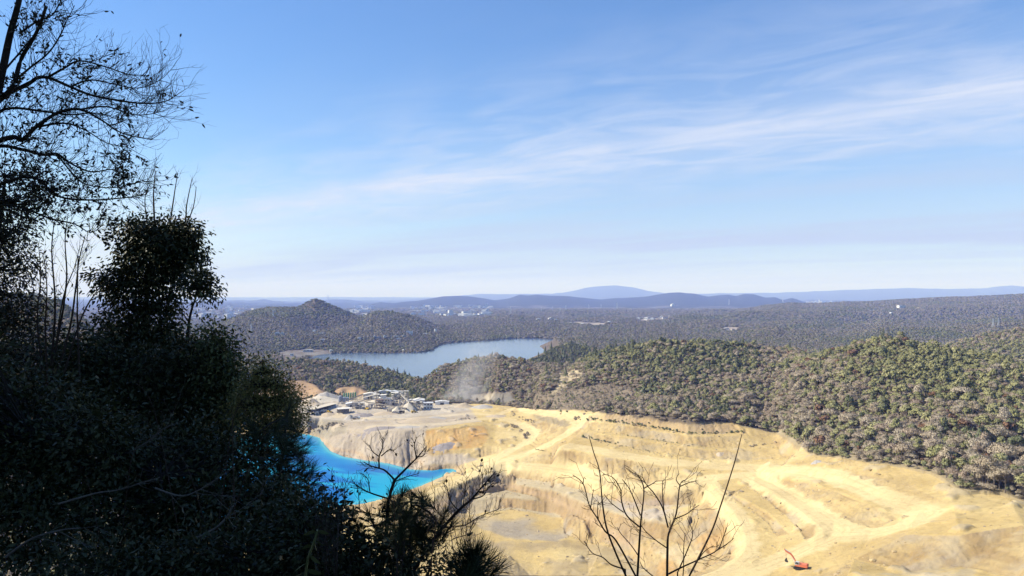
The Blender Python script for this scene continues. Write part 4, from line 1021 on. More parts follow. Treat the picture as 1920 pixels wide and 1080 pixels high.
house(578, 660, 'long grey shed on the pale yard by the reservoir', 22, 7, 3.5, 1.2, wall=M_GREYW, roof=M_ROOFW, rz=.1)
house(1690, 579, 'big white box building alone on the right hand ridge', 36, 22, 16, flat=True, roof=M_ROOFW, floors=3, cols=5, rz=.1, name='warehouse', cat='building')
house(1671, 589, 'small white house in the woods below the big white box', 14, 10, 6, 2.5, roof=M_ROOFW)
house(1726, 579, 'low pale hall right of the big white box', 30, 12, 6, 2, wall=M_CREAM, roof=M_ROOFB)
house(1261, 574, 'white domed building standing alone before the blue ridge', 40, 30, 18, 10, roof=M_ROOFW, name='warehouse', cat='building')
house(913, 590, 'long white factory at the edge of the valley town', 70, 25, 12, flat=True, roof=M_ROOFW, cols=8, name='factory', cat='building')
house(1010, 601, 'white house at the left end of the plateau village', 22, 12, 7, 3)
house(1033, 600.5, 'cream house of the plateau village', 26, 14, 9, 3, wall=M_CREAM, roof=M_ROOFW)
house(1043, 602, 'white house right of the cream one on the plateau', 18, 12, 6, 3)
house(1072, 607, 'long white greenhouse row on the plateau clearing', 40, 9, 4, 2, roof=M_ROOFW, cols=8)
house(1095, 610, 'grey shed on the plateau clearing', 26, 10, 5, 2, wall=M_GREYW, roof=M_ROOFW)
house(1128, 611.5, 'white barn at the right end of the plateau clearing', 24, 9, 4, 2, roof=M_ROOFW)
house(1143, 606, 'small white house past the plateau clearing', 14, 9, 5, 2, roof=M_ROOFW)
house(1362, 618, 'cream site building in the small clearing over the near ridge', 16, 8, 4, 1.5, wall=M_CREAM, roof=M_ROOFW)
house(1374, 620, 'tan shed at the right of the small clearing', 12, 7, 4, 1.5, wall=M_CREAM, roof=M_ROOFB)
hl = ['white house at the left end of the bright hamlet', 'grey roofed house next to the hamlet end', 'long white hall of the bright hamlet', 'cream house in the hamlet middle', 'tall white house in the hamlet middle', 'brown roofed house of the bright hamlet', 'low grey shed before the bright hamlet', 'white double house of the bright hamlet', 'cream barn of the bright hamlet', 'white house near the hamlet right end', 'grey house at the hamlet right end', 'small white hut past the hamlet right end']
hp = [(1196, 600), (1203, 598), (1211, 600), (1217, 597), (1224, 599), (1230, 596), (1222, 602), (1236, 598), (1241, 595.5), (1247, 598), (1254, 595), (1265, 592)]
for k, ((ax, ay), lb) in enumerate(zip(hp, hl)):
    house(ax, ay, lb, random.uniform(14, 26), random.uniform(9, 14), random.uniform(5, 10), 3, wall=[M_WHITE, M_GREYW, M_WHITE, M_CREAM][k % 4], roof=[M_ROOFW, M_ROOFG, M_ROOFW, M_ROOFB][(k * 3) % 4], rz=random.uniform(-.5, .5))
# the towns in the valley: a few building shapes copied about
def town_mesh(nm, w, d, h, wall, roof, flat):
    a, b = flat_parts(w, d, h) if flat else gable_parts(w, d, h, 3)
    n = len(a.v); me = mesh_from(nm, a.v + b.v, a.f + [tuple(i + n for i in f) for f in b.f]); me.materials.append(wall); me.materials.append(roof)
    mi = np.zeros(len(me.polygons), np.int32); mi[len(a.f):] = 1; me.polygons.foreach_set('material_index', mi)
    return me
M_TOWN = plain('town_wall', (0.52, 0.53, 0.54), 0.8, var=0.15, scale=0.05)
TB = [town_mesh('town_building', 46, 26, 14, M_TOWN, M_GREYW, True), town_mesh('town_building', 80, 40, 11, M_TOWN, M_GREYW, True), town_mesh('town_building', 22, 16, 26, M_TOWN, M_GREYW, True),
      town_mesh('town_building', 30, 18, 9, M_CREAM, M_ROOFG, False), town_mesh('town_building', 60, 24, 9, M_GREYW, M_GREYW, False), town_mesh('town_building', 26, 20, 8, M_TOWN, M_ROOFB, False)]
def town(n, x0, x1, y0, y1, label, group, s0=.7, s1=1.3):
    for k in range(n):
        p = cast(random.uniform(x0, x1), random.uniform(y0, y1))
        if p.z > -105: continue
        o = link('town_building', random.choice(TB), loc=(p.x, p.y, p.z)); s = random.uniform(s0, s1); o.scale = (s, s, s * random.uniform(.8, 1.2))
        o.rotation_euler = (0, 0, random.uniform(-.6, .6)); tag(o, label, 'building', group)
town(85, 355, 480, 576, 600, 'pale town building on the plain left of the dark peak', 'town buildings left of the peak')
town(40, 655, 705, 574, 592, 'pale town building in the gap between the peak and the round hill', 'town buildings in the gap')
town(85, 770, 920, 574, 594, 'pale town building on the valley plain right of the round hill', 'town buildings right of the round hill')
town(30, 1512, 1580, 566, 570, 'pale town building at the far right end of the blue ridge', 'town buildings past the blue ridge', 1.0, 2.0)

def pylon_mesh(h):
    mb = MB(); bw = h * 0.085; t = max(0.3, h * 0.009)
    def half(z):
        f = z / h
        return bw * (1 - f) ** 1.3 + 0.012 * h
    lv = [0, .18, .34, .48, .6, .7, .8, .9, 1.0]
    for sx, sy in ((-1, -1), (1, -1), (1, 1), (-1, 1)):
        for a, b in zip(lv[:-1], lv[1:]):
            ha, hb = half(a * h), half(b * h)
            mb.beam((sx * ha, sy * ha, a * h), (sx * hb, sy * hb, b * h), t)
    for a, b in zip(lv[:-1], lv[1:]):
        ha, hb = half(a * h), half(b * h)
        for (ax, ay), (bx, by) in (((-1, -1), (1, -1)), ((1, -1), (1, 1)), ((1, 1), (-1, 1)), ((-1, 1), (-1, -1))):
            mb.beam((ax * ha, ay * ha, a * h), (bx * hb, by * hb, b * h), t * .6); mb.beam((bx * ha, by * ha, a * h), (ax * hb, ay * hb, b * h), t * .6)
    arms = []
    for z, L in ((.66, .17), (.79, .14), (.92, .11)):
        am = MB(); zz = z * h
        for sx in (-1, 1):
            for sy in (-1, 1): am.beam((sx * half(zz), sy * half(zz), zz), (sx * L * h, 0, zz + .01 * h), t * .7)
            am.beam((sx * half(zz), 0, zz + .045 * h), (sx * L * h, 0, zz + .01 * h), t * .7)
            am.beam((sx * L * h, 0, zz + .01 * h), (sx * L * h, 0, zz - .035 * h), t * .6)
        arms.append(mesh_from('crossarm', am.v, am.f, M_STEEL))
    return mesh_from('lattice_tower', mb.v, mb.f, M_STEEL), arms
PY_T, PY_A = pylon_mesh(45.0)
PYL = [(615, 569, 553, 'tall grey lattice pylon on the right shoulder of the dark peak'), (512, 596, 583, 'pale lattice pylon on the left shoulder of the dark peak'),
       (471, 627, 610, 'pale lattice pylon low on the left slope of the dark peak'), (957.5, 591, 575, 'tallest pylon of the row before the blue ridge, near the reservoir'),
       (1015, 585, 577, 'short pylon next after the tallest one of the far row'), (1036, 584, 575, 'third pylon of the far row, close beside a shorter one'), (1050, 583.5, 577.5, 'fourth and shortest pylon of the far row'),
       (1061, 582, 572, 'fifth pylon of the far row, taller than its neighbours'), (1104, 580, 571, 'sixth pylon of the far row, alone in its gap'), (1127, 579, 571, 'seventh pylon of the far row'),
       (1157, 580, 568, 'eighth and rightmost pylon of the far row'), (1367, 572, 561, 'lone pylon in front of the right end of the blue ridge'), (1468, 567, 557, 'white pylon rising at the very end of the blue ridge'),
       (1862, 616, 603, 'left pylon of the pair on the right hand wooded slope'), (1872, 615, 604, 'right pylon of the pair on the right hand wooded slope')]
for ax, yb, yt, lb in PYL:
    p = cast(ax, yb); h = max(28, (yb - yt) / F * p.y * 1.05)
    t = tag(empty('pylon', p, random.uniform(-.3, .3)), lb, 'pylon', 'lattice pylons'); t.scale = (h / 45,) * 3
    link('lattice_tower', PY_T, t)
    for a in PY_A: link('crossarm', a, t)

# dust blowing up from the quarry works
def dust():
    mb = MB(); base = cast(862, 752)
    prof = [(4, 0), (18, 3), (18, 12), (15, 24), (14, 36), (16, 48), (16, 62), (11, 74), (2, 80)]
    n = 18; vs = []; fs = []
    for r, z in prof:
        for k in range(n):
            a = 2 * math.pi * k / n; vs.append((r * 1.9 * math.cos(a) + z * 0.42, r * 1.0 * math.sin(a) + z * 0.1, z))
    for i in range(len(prof) - 1):
        for k in range(n): fs.append((i * n + k, i * n + (k + 1) % n, (i + 1) * n + (k + 1) % n, (i + 1) * n + k))
    fs.append(tuple(range(n - 1, -1, -1))); fs.append(tuple((len(prof) - 1) * n + k for k in range(n)))
    m = bpy.data.materials.new('dust_cloud'); m.use_nodes = True; nt = m.node_tree; nt.nodes.remove(nt.nodes['Principled BSDF'])
    v = N(nt, 'ShaderNodeVolumePrincipled'); v.inputs['Color'].default_value = (0.9, 0.86, 0.82, 1)
    tc = N(nt, 'ShaderNodeTexCoord'); nz = N(nt, 'ShaderNodeTexNoise', Scale=0.055, Detail=5.0, Roughness=0.65, Distortion=1.2)
    nt.links.new(tc.outputs['Object'], nz.inputs['Vector'])
    # densest along the leaning axis of the plume, thinning outward and upward
    sp_ = N(nt, 'ShaderNodeSeparateXYZ'); nt.links.new(tc.outputs['Object'], sp_.inputs[0])
    def M(op, x, y=None, clamp=False):
        q_ = N(nt, 'ShaderNodeMath', operation=op, use_clamp=clamp)
        for k, w_ in enumerate((x, y)):
            if w_ is None: continue
            if isinstance(w_, (int, float)): q_.inputs[k].default_value = w_
            else: nt.links.new(w_, q_.inputs[k])
        return q_.outputs[0]
    dx = M('SUBTRACT', sp_.outputs['X'], M('MULTIPLY', sp_.outputs['Z'], 0.42)); dy = M('SUBTRACT', sp_.outputs['Y'], M('MULTIPLY', sp_.outputs['Z'], 0.1))
    r2 = M('ADD', M('MULTIPLY', dx, dx), M('MULTIPLY', dy, M('MULTIPLY', dy, 3.0)))
    fall = M('SUBTRACT', 1.0, M('DIVIDE', r2, 720.0), True)
    up = M('SUBTRACT', 1.0, M('DIVIDE', sp_.outputs['Z'], 82.0), True)
    dn = M('MULTIPLY', M('MULTIPLY', fall, M('ADD', M('MULTIPLY', up, 0.8), 0.2)), M('MULTIPLY', M('SUBTRACT', nz.outputs['Fac'], 0.37, True), 0.45))
    nt.links.new(M('MULTIPLY', dn, up), v.inputs['Density']); nt.links.new(v.outputs[0], nt.nodes['Material Output'].inputs['Volume'])
    o = link('dust_plume', mesh_from('dust_plume', vs, fs, m), loc=(base.x + 2, base.y - 6, base.z)); tag(o, 'pale grey dust rising from the stone works against the wooded hill', kind='stuff')
dust()
# ------------------------------------------------------------------ the stone works and machines
M_DUSTY = plain('dusty_cladding', (0.60, 0.56, 0.49), 0.85, var=0.18, scale=0.6)
M_DUSTY2 = plain('dusty_grey_steel', (0.50, 0.465, 0.41), 0.8, var=0.25, scale=0.8)
M_DARKST = plain('dark_steel', (0.06, 0.058, 0.056), 0.7, var=0.3)
M_WORN = plain('dust_caked_steel', (0.30, 0.27, 0.23), 0.85, var=0.35, scale=1.2)
M_BROWN = plain('brown_rust', (0.20, 0.13, 0.09), 0.85, var=0.3)
M_GREEN = plain('green_paint', (0.08, 0.26, 0.14), 0.6, var=0.15)
M_BLUE = plain('blue_grey_paint', (0.27, 0.29, 0.33), 0.6, var=0.15)
M_YELLOW = plain('yellow_paint', (0.62, 0.40, 0.04), 0.5, var=0.1)
M_ORANGE = plain('orange_paint', (0.60, 0.17, 0.085), 0.6, var=0.08, scale=0.8)
M_GRAVEL = plain('grey_gravel', (0.37, 0.34, 0.30), 0.95, var=0.25, scale=0.8, bump=0.4, spec=0.1)
M_PALEG = plain('pale_gravel', (0.52, 0.46, 0.36), 0.95, var=0.18, scale=0.8, bump=0.4, spec=0.1)
M_TAN = plain('tan_gravel', (0.42, 0.34, 0.24), 0.95, var=0.2, scale=0.8, bump=0.4, spec=0.1)
M_SLATE = plain('slate_gravel', (0.25, 0.22, 0.205), 0.95, var=0.25, scale=0.8, bump=0.4, spec=0.1)
M_CONC = plain('concrete', (0.40, 0.38, 0.35), 0.9, var=0.2)
M_RUBBER = plain('black_rubber', (0.025, 0.025, 0.026), 0.9, var=0.2)
def put(name, px, py, label, cat, rz=0.0, group=None, lift=0.0):
    p = cast(px, py); return tag(empty(name, (p.x, p.y, p.z + lift - 0.1), rz), label, cat, group)
def heap(px, py, r, h, label, mat=None, seed=0, sx=1.0, rz=0.0):
    p = cast(px, py); g = np.random.default_rng(seed); n = 28; vs = []; fs = []
    ph = g.uniform(0, 6.28, 4)
    rings = [(1.25, -0.06), (1.0, 0.0), (.82, .22), (.62, .46), (.42, .69), (.22, .9), (.07, 1.0)]
    for f, z in rings:
        for k in range(n):
            a = 2 * math.pi * k / n; w = 1 + .10 * math.sin(2 * a + ph[0]) + .07 * math.sin(3 * a + ph[1]) + .05 * math.sin(7 * a + ph[2])
            xx, yy = f * r * w * math.cos(a) * sx, f * r * w * math.sin(a); cr, sr = math.cos(rz), math.sin(rz)
            gz = float(ground(p.x + xx * cr - yy * sr, p.y + xx * sr + yy * cr)) - p.z
            vs.append((xx, yy, gz + (z + .02) * h + g.normal() * .03 * h))
    for i in range(len(rings) - 1):
        for k in range(n): fs.append((i * n + k, i * n + (k + 1) % n, (i + 1) * n + (k + 1) % n, (i + 1) * n + k))
    fs.append(tuple((len(rings) - 1) * n + k for k in range(n)))
    o = link('gravel_heap', mesh_from('gravel_heap', vs, fs, mat or M_GRAVEL, True), loc=(p.x, p.y, p.z - .15)); o.rotation_euler = (0, 0, rz)
    return tag(o, label, 'heap')
def shed(px, py, label, w, d, h, rh=1.5, rz=0.0, wall=None, roof=None, door=True, opn=False, name='shed'):
    t = put(name, px, py, label, 'shed', rz)
    if opn:
        f = MB()
        n = max(2, int(w / 5) + 1)
        for k in range(n):
            for y in (-1, 1): f.box((-w / 2 + .2 + k * (w - .4) / (n - 1), y * (d / 2 - .2), h / 2 - .5), (.35, .35, h + 1))
        f.build('post', M_DARKST, t)
        bk = MB(); bk.box((0, d / 2 - .45, h / 2 - .5), (w - 1, .2, h + .6)); bk.build('back_wall', M_WORN, t)
    else:
        a, _ = gable_parts(w, d, h, rh); a.build('wall', wall or M_DUSTY, t)
        if door:
            m = MB(); m.box((0, -d / 2 - .06, h * .36), (min(w * .4, 4), .12, h * .72)); m.build('door', M_DARKST, t)
    if opn:
        r = MB(); r.box((0, 0, h + .35), (w + 1, d + 1, .3)); r.build('roof', roof or M_DUSTY, t)
    else:
        _, r = gable_parts(w, d, h, rh); r.build('roof', roof or M_DUSTY, t)
    return t
def conveyor(a, b, ha, hb, label, wid=1.2, mat=None):
    A, B = cast(*a), cast(*b); A.z += ha; B.z += hb; o = (A + B) / 2; gz = min(A.z - ha, B.z - hb); o.z = gz
    t = tag(empty('conveyor', o), label, 'conveyor'); A2, B2 = A - o, B - o
    m = MB(); m.beam(A2, B2, wid, .7)
    u = (B2 - A2).cross(Vector((0, 0, 1))).normalized() * wid * .5
    for s in (-1, 1): m.beam(A2 + u * s + Vector((0, 0, .55)), B2 + u * s + Vector((0, 0, .55)), .14)
    m.build('gantry', mat or M_DUSTY2, t)
    bl = MB(); bl.beam(A2 + Vector((0, 0, .42)), B2 + Vector((0, 0, .42)), wid * .7, .1); bl.build('belt', M_RUBBER, t)
    n = max(2, int((B2 - A2).length / 14) + 1)
    for k in range(n):
        f = (k + .5) / n; p = A2.lerp(B2, f); lg = MB(); g_ = float(ground(o.x + p.x, o.y + p.y)) - gz - .4
        if p.z - g_ < 1: continue
        for s in (-1, 1): lg.beam((p.x + u.x * s * 1.5, p.y + u.y * s * 1.5, g_), (p.x + u.x * s, p.y + u.y * s, p.z - .3), .25)
        lg.beam((p.x - u.x * 1.4, p.y - u.y * 1.4, g_ + (p.z - g_) * .3), (p.x + u.x * 1.2, p.y + u.y * 1.2, g_ + (p.z - g_) * .75), .16)
        lg.build('trestle', mat or M_DUSTY2, t)
    hd = MB(); hd.lathe(B2 + Vector((0, 0, .1)), [(.55, -wid * .55), (.55, wid * .55)], 10, 'Y'); hd.build('head_drum', M_DARKST, t)
    return t
def frame_tower(px, py, label, w, d, h, levels, rz=0.0, mat=None, hopper=True, roof=None, name='screen_tower'):
    t = put(name, px, py, label, 'tower', rz); mat = mat or M_DUSTY2
    f = MB()
    for sx in (-1, 1):
        for sy in (-1, 1): f.box((sx * w / 2, sy * d / 2, h / 2 - .5), (.4, .4, h + 1))
    for k in range(levels + 1):
        z = h * k / levels if k else .3
        for s in (-1, 1):
            f.beam((-w / 2, s * d / 2, z), (w / 2, s * d / 2, z), .28); f.beam((s * w / 2, -d / 2, z), (s * w / 2, d / 2, z), .28)
        if k < levels:
            z1 = h * (k + 1) / levels
            f.beam((-w / 2, -d / 2, z), (w / 2, -d / 2, z1), .2); f.beam((-w / 2, d / 2, z), (-w / 2, -d / 2, z1), .2)
    f.build('frame', mat, t)
    for k in range(1, levels + 1):
        p = MB(); p.box((0, 0, h * k / levels + .2), (w + .8, d + .8, .16))
        for s in (-1, 1): p.beam((-w / 2 - .4, s * (d / 2 + .4), h * k / levels + 1.2), (w / 2 + .4, s * (d / 2 + .4), h * k / levels + 1.2), .1)
        p.build('deck', mat, t)
    if hopper:
        hp_ = MB(); z = h * (levels - .95) / levels
        hp_.lathe((0, 0, z), [(.5, 0), (min(w, d) * .46, h / levels * .5), (min(w, d) * .46, h / levels * .9)], 4, rot=Matrix.Rotation(math.pi / 4, 3, 'Z')); hp_.build('hopper', M_DUSTY, t)
    if roof:
        r = MB(); r.box((0, 0, h + 2.7), (w + 1.4, d + 1.4, .3), tilt=.06); 
        for sx in (-1, 1):
            for sy in (-1, 1): r.box((sx * w / 2, sy * d / 2, h + 1.35), (.2, .2, 2.4))
        r.build('roof', roof, t)
    return t
def silo(px, py, label, r, h, mat, group=None, legs=True, rz=0):
    t = put('silo', px, py, label, 'silo', rz, group)
    b = MB(); z0 = h * .35 if legs else -.3
    b.lathe((0, 0, z0), [(.35, -h * .16), (r, 0), (r, h * .6), (r * .5, h * .68), (.2, h * .7)] if legs else [(r, 0), (r, h * .9), (r * .5, h), (.2, h * 1.02)], 14); b.build('tank', mat, t, smooth=False)
    if legs:
        for a in range(4):
            l = MB(); an = a * math.pi / 2 + .78; l.box((r * .85 * math.cos(an), r * .85 * math.sin(an), z0 / 2 - .3), (.3, .3, z0 + .9)); l.build('leg', mat, t)
    c = MB(); c.beam((r + .2, 0, 0), (r + .2, 0, h * .95), .25); c.build('ladder', M_DUSTY2, t)
    return t
# heaps
heap(583, 756, 11, 5.5, 'grey brown cone of gravel at the left end of the works', M_TAN, 1)
heap(603, 751, 14, 5, 'wide pale heap behind the long low shed', M_PALEG, 2, 1.4)
heap(613, 746, 13, 7, 'tall pale cone of gravel behind the long low shed', M_GRAVEL, 3, 1.3)
heap(626, 762, 6, 2.5, 'small grey heap between the long shed and the dark shed', M_GRAVEL, 4)
heap(655, 785, 6, 4, 'sharp grey cone of gravel standing on the platform edge', M_GRAVEL, 5)
heap(680, 780, 8, 3, 'low dark grey heap in front of the long conveyor', M_SLATE, 6, 1.4)
heap(613, 778, 7, 2.5, 'tan heap beside the track at the left of the platform', M_TAN, 7, 1.5)
heap(714, 803, 9, 1.6, 'flat grey lens of gravel on the rim of the dump slope', M_SLATE, 8, 1.8)
heap(724, 776, 9, 2.6, 'long tan heap under the long conveyor', M_TAN, 9, 2.0)
heap(790, 790, 14, 3.4, 'broad grey heap in the middle of the platform', M_TAN, 10, 1.8)
heap(815, 785, 8, 2.2, 'small grey heap right of the broad one on the platform', M_GRAVEL, 11, 1.5)
heap(765, 801, 8, 1.5, 'low grey heap at the dump crest', M_GRAVEL, 12, 1.6)
heap(832, 838, 7, 1.8, 'purplish grey heap at the foot of the orange face', M_SLATE, 13, 1.5)
heap(872, 760, 7, 3.0, 'tan heap below the rock cliff right of the works', M_TAN, 14, 1.6)
heap(905, 764, 9, 3.2, 'grey heap beneath the rock cliff', M_GRAVEL, 15, 1.5)
heap(766, 770, 10, 8.5, 'steep pale cone of crushed stone beside the crusher house', M_PALEG, 16)
heap(745, 771, 7, 5, 'pale grey cone of crushed stone under the conveyors', M_PALEG, 17)
heap(700, 757, 9, 4, 'pale heap in the yard before the crusher house', M_PALEG, 18, 1.4)
heap(930, 781, 7, 2.0, 'sand heap near the fork of the haul roads', M_TAN, 19, 1.5)
heap(640, 797, 7, 2.0, 'tan heap near the bushes on the lake bank', M_TAN, 20, 1.5)
# sheds and houses of the works
a_, b_ = cast(583, 777), cast(628, 760)
rz_ = math.atan2(b_.y - a_.y, b_.x - a_.x); L_ = (b_ - a_).length
shed(605.5, 768, 'long low open shed with a dark front at the left of the works', L_, 9, 3.6, rz=rz_, opn=True, roof=M_PALEG)
shed(645, 774, 'dark open shed with a pale roof in the left of the yard', 13, 9, 4.5, rz=.45, opn=True, roof=M_DUSTY)
shed(594, 777, 'small yellowish hut at the front corner of the long low shed', 4, 3, 2.6, .8, rz=.3, wall=M_CREAM, roof=M_ROOFW)
shed(694, 748, 'large pale dusty hall at the back of the works', 15, 9, 6, 1.6, rz=.1)
shed(660, 762, 'pale blue roofed shed beside the dark screen', 13, 8, 3.4, 1.2, rz=.2, roof=M_ROOFW)
shed(722, 741, 'pale roofed shed uphill behind the crusher house', 16, 8, 5, 1.5, rz=-.1, roof=M_ROOFW)
shed(738, 742, 'second pale roofed shed uphill behind the crusher house', 12, 8, 5, 1.5, rz=-.2, roof=M_ROOFW)
shed(752, 746, 'narrow pale shed at the wood edge behind the works', 8, 6, 5, 1.3, rz=-.4)
shed(829, 758, 'low white shed right of the white office', 15, 6, 3.2, 1.0, rz=.05, wall=M_WHITE, roof=M_ROOFW)
shed(786, 757, 'dusty shed between the stone cone and the white office', 12, 7, 5, 1.4, rz=.2)
def office(px, py):
    t = put('office_building', px, py, 'white two storey office with a flat overhanging roof at the right of the works', 'building', .08)
    w, d, h = 9.5, 7, 3.3
    m = MB(); m.box((0, 0, h / 2 - .4), (w, d, h + .8)); m.box((0, .8, h + .3 + h / 2), (w - .8, d - 1.6, h)); m.build('wall', M_WHITE, t)
    r = MB(); r.box((0, 0, 2 * h + .5), (w + 1.2, d + 1, .5)); r.build('roof', M_ROOFW, t)
    b = MB(); b.box((0, -.2, h + .15), (w + .6, d + .6, .28)); b.beam((-w / 2, -d / 2 - .2, h + 1.2), (w / 2, -d / 2 - .2, h + 1.2), .12); b.build('balcony', M_WHITE, t)
    for k in range(4):
        p = MB(); p.box((-w / 2 + .15 + k * (w - .3) / 3, -d / 2 - .12, h + .3 + h / 2), (.28, .28, h)); p.build('column', M_WHITE, t)
    for z in (h * .55, h * 1.6):
        for k in range(3):
            g = MB(); g.box((-w / 3 + k * w / 3, -d / 2 - .05 if z < h else -d / 2 + 1.52, z), (w / 4.5, .12, 1.4)); g.build('window', M_GLASS, t)
office(803, 767)
# silos and tanks
for k in range(6):
    silo(645 + k * 4.2, 750 - k * .35, 'green cylindrical silo on legs in the row of six at the back left', 0.85, 8.0, M_GREEN, 'green silos in a row')
silo(638, 757, 'blue grey tank on legs left of the green silos', 2.2, 9, M_BLUE)
silo(645, 757, 'second blue grey tank beside the first at the green silos', 1.8, 7.5, M_BLUE)
frame_tower(650, 756, 'small blue grey frame tower between the tanks and the yard', 4, 4, 6, 2, .2, M_BLUE)
frame_tower(668, 765, 'dark steel screening frame in the middle of the yard', 8, 5, 6, 2, .1, M_WORN)
frame_tower(679, 764, 'second dark screening frame right beside the first', 5, 5, 5, 2, .2, M_DUSTY2)
frame_tower(711, 765, 'brown rusty frame tower before the crusher house', 7, 6, 9, 3, .1, M_BROWN)
def crusher():
    t = put('crusher_house', 724, 760, 'tall stepped pale crusher house coated in dust at the centre of the works', 'building', .12)
    w = MB(); w.box((-1, 0, 3.4), (13, 10, 9)); w.box((-3, .5, 9.6), (6, 7, 4)); w.box((7.5, 0, 2), (5, 8, 6)); w.build('wall', M_DUSTY, t)
    r = MB(); r.box((-1, 0, 8.2), (14, 11, .35), tilt=.06); r.box((-3, .5, 11.9), (7, 8, .35), tilt=-.08); r.box((7.9, 0, 5.4), (6, 9, .3), tilt=.18); r.build('roof', M_DUSTY, t)
    for k in range(4):
        g = MB(); g.box((-6 + k * 3, -5.06, 6.0), (1.4, .14, 1.2)); g.build('window', M_GLASS, t)
    d = MB(); d.box((-3, -5.08, 2), (4, .16, 4.6)); d.box((8, -4.08, 1.4), (3, .16, 3.2)); d.build('door', M_DARKST, t)
    s = MB()
    for k in range(7): s.box((-7.2 + k * 1.3, -6, 1 + k * 1.3), (1.4, 1.2, .15))
    s.beam((-7.8, -6.6, 1.6), (1, -6.6, 10.6), .12); s.build('stair', M_DUSTY2, t)
crusher()
frame_tower(740, 757, 'tall dusty screen tower right of the crusher house', 7, 7, 10, 4, .15, M_DUSTY2, roof=M_DUSTY)
frame_tower(752, 756, 'slender dusty tower at the back right of the works', 4, 4, 11, 4, .1, M_DUSTY2, roof=M_DUSTY)
frame_tower(706, 756, 'pale open hopper frame left of the crusher house', 6, 6, 10, 3, .2, M_DUSTY)
frame_tower(781, 769, 'dark loading frame with a hopper beside the white office', 5, 5, 8, 2, .1, M_WORN, roof=M_ROOFW)
frame_tower(791, 766, 'pale loading frame touching the white office', 4, 5, 7, 2, .1, M_DUSTY, roof=M_ROOFW)
frame_tower(730, 775, 'small steel trestle frame below the long conveyor', 4, 4, 5, 2, .1, M_WORN, False)
# conveyors
conveyor((684, 763), (762, 772), 5.5, 3.5, 'long dark nearly level conveyor crossing the front of the works', 1.4, M_WORN)
conveyor((703, 752), (724, 762), 11, 3.0, 'steep pale conveyor falling from the hopper frame to the crusher house')
conveyor((732, 764), (744, 756), 3.0, 10, 'steep dusty conveyor climbing to the screen tower')
conveyor((752, 757), (768, 770), 10.5, 8.5, 'conveyor from the slender tower to the steep pale cone')
conveyor((745, 770), (756, 757), 2.5, 10, 'short steep conveyor up to the slender tower')
conveyor((682, 750), (706, 756), 3, 10, 'pale conveyor rising from the large hall to the hopper frame')
conveyor((770, 760), (782, 768), 4, 8, 'conveyor feeding the dark loading frame')
conveyor((655, 755), (681, 748), 3.5, 5.5, 'dark covered conveyor along the back of the yard', 1.6, M_WORN)
conveyor((716, 768), (708, 757), 2.5, 9, 'thin conveyor rising to the rusty frame tower', 1.0)
conveyor((757, 762), (742, 752), 3, 9, 'slender conveyor climbing behind the screen tower', 1.0)
conveyor((790, 770), (773, 764), 2.5, 7.5, 'low conveyor from the white office end to the stone cone', 1.0)
frame_tower(762, 752, 'small grey hopper tower at the wood edge of the works', 4, 4, 9, 3, .3, M_DUSTY2, roof=M_DUSTY)
frame_tower(697, 765, 'low dusty feeder frame under the long conveyor', 6, 4, 4, 1, .1, M_WORN)
shed(713, 751, 'small pale control hut between the hopper frame and the crusher house', 5, 4, 3, .8, rz=.2)
shed(771, 757, 'grey lean shed right of the slender tower', 9, 6, 4, 1.2, rz=.2, wall=M_DUSTY2)
# light pole and rock blocks
t = put('light_pole', 690, 777, 'thin grey light pole in front of the long conveyor', 'pole')
m = MB(); m.lathe((0, 0, 0), [(.16, -.3), (.10, 9)], 8); m.build('pole', M_STEEL, t)
m = MB(); m.beam((0, 0, 8.9), (1.6, 0, 9.2), .12); m.box((1.9, 0, 9.15), (.8, .3, .16)); m.build('lamp_head', M_STEEL, t)

def wheels(t, xs, y, r, w):
    for x in xs:
        for s in (-1, 1):
            wh = MB(); wh.lathe((x, s * y, r), [(r * .75, -w / 2), (r, -w * .35), (r, w * .35), (r * .75, w / 2)], 14, 'Y'); o = wh.build('wheel', M_RUBBER, t)
            hb = MB(); hb.lathe((x, s * (y + w * .3), r), [(r * .5, -w * .3), (r * .5, w * .3)], 10, 'Y'); hb.build('hub', M_YELLOW, o)
def truck(px, py, label, rz, cabm, bedm):
    t = put('dump_truck', px, py, label, 'truck', rz)
    m = MB(); m.box((0, 0, 1.0), (7.4, 1.0, .4)); m.build('chassis', M_DARKST, t)
    m = MB(); m.box((2.9, 0, 2.0), (1.7, 2.3, 2.0), taper=.9); m.build('cab', cabm, t)
    m = MB(); m.box((3.62, 0, 2.35), (.3, 1.8, .75)); m.build('windscreen', M_GLASS, t)
    m = MB(); m.prism([(-3.7, 1.5), (1.8, 1.3), (2.0, 3.0), (-3.9, 2.6)], -1.2, 1.2); m.build('bed', bedm, t)
    m = MB(); m.prism([(-3.2, 2.6), (1.6, 2.85), (.2, 3.5), (-1.8, 3.4)], -.95, .95); m.build('load', M_PALEG, t)
    wheels(t, (2.6, -1.2, -2.6), 1.05, .55, .45)
def loader(px, py, label, rz):
    t = put('wheel_loader', px, py, label, 'loader', rz)
    m = MB(); m.box((-1.3, 0, 1.7), (3.2, 2.1, 1.4), taper=.9); m.box((1.0, 0, 1.3), (1.8, 1.5, .9)); m.build('body', M_YELLOW, t)
    m = MB(); m.box((.1, 0, 2.9), (1.5, 1.5, 1.5), taper=.9); m.build('cab', M_GLASS, t)
    m = MB()
    for s in (-1, 1): m.beam((1.2, s * .6, 1.7), (3.4, s * .6, .8), .3)
    m.build('lift_arm', M_YELLOW, t)
    m = MB(); m.prism([(3.3, .2), (4.6, .15), (3.5, .45), (3.4, 1.4), (3.2, 1.3)], -1.4, 1.4); m.build('bucket', M_DARKST, t)
    wheels(t, (1.5, -1.6), 1.05, .8, .6)
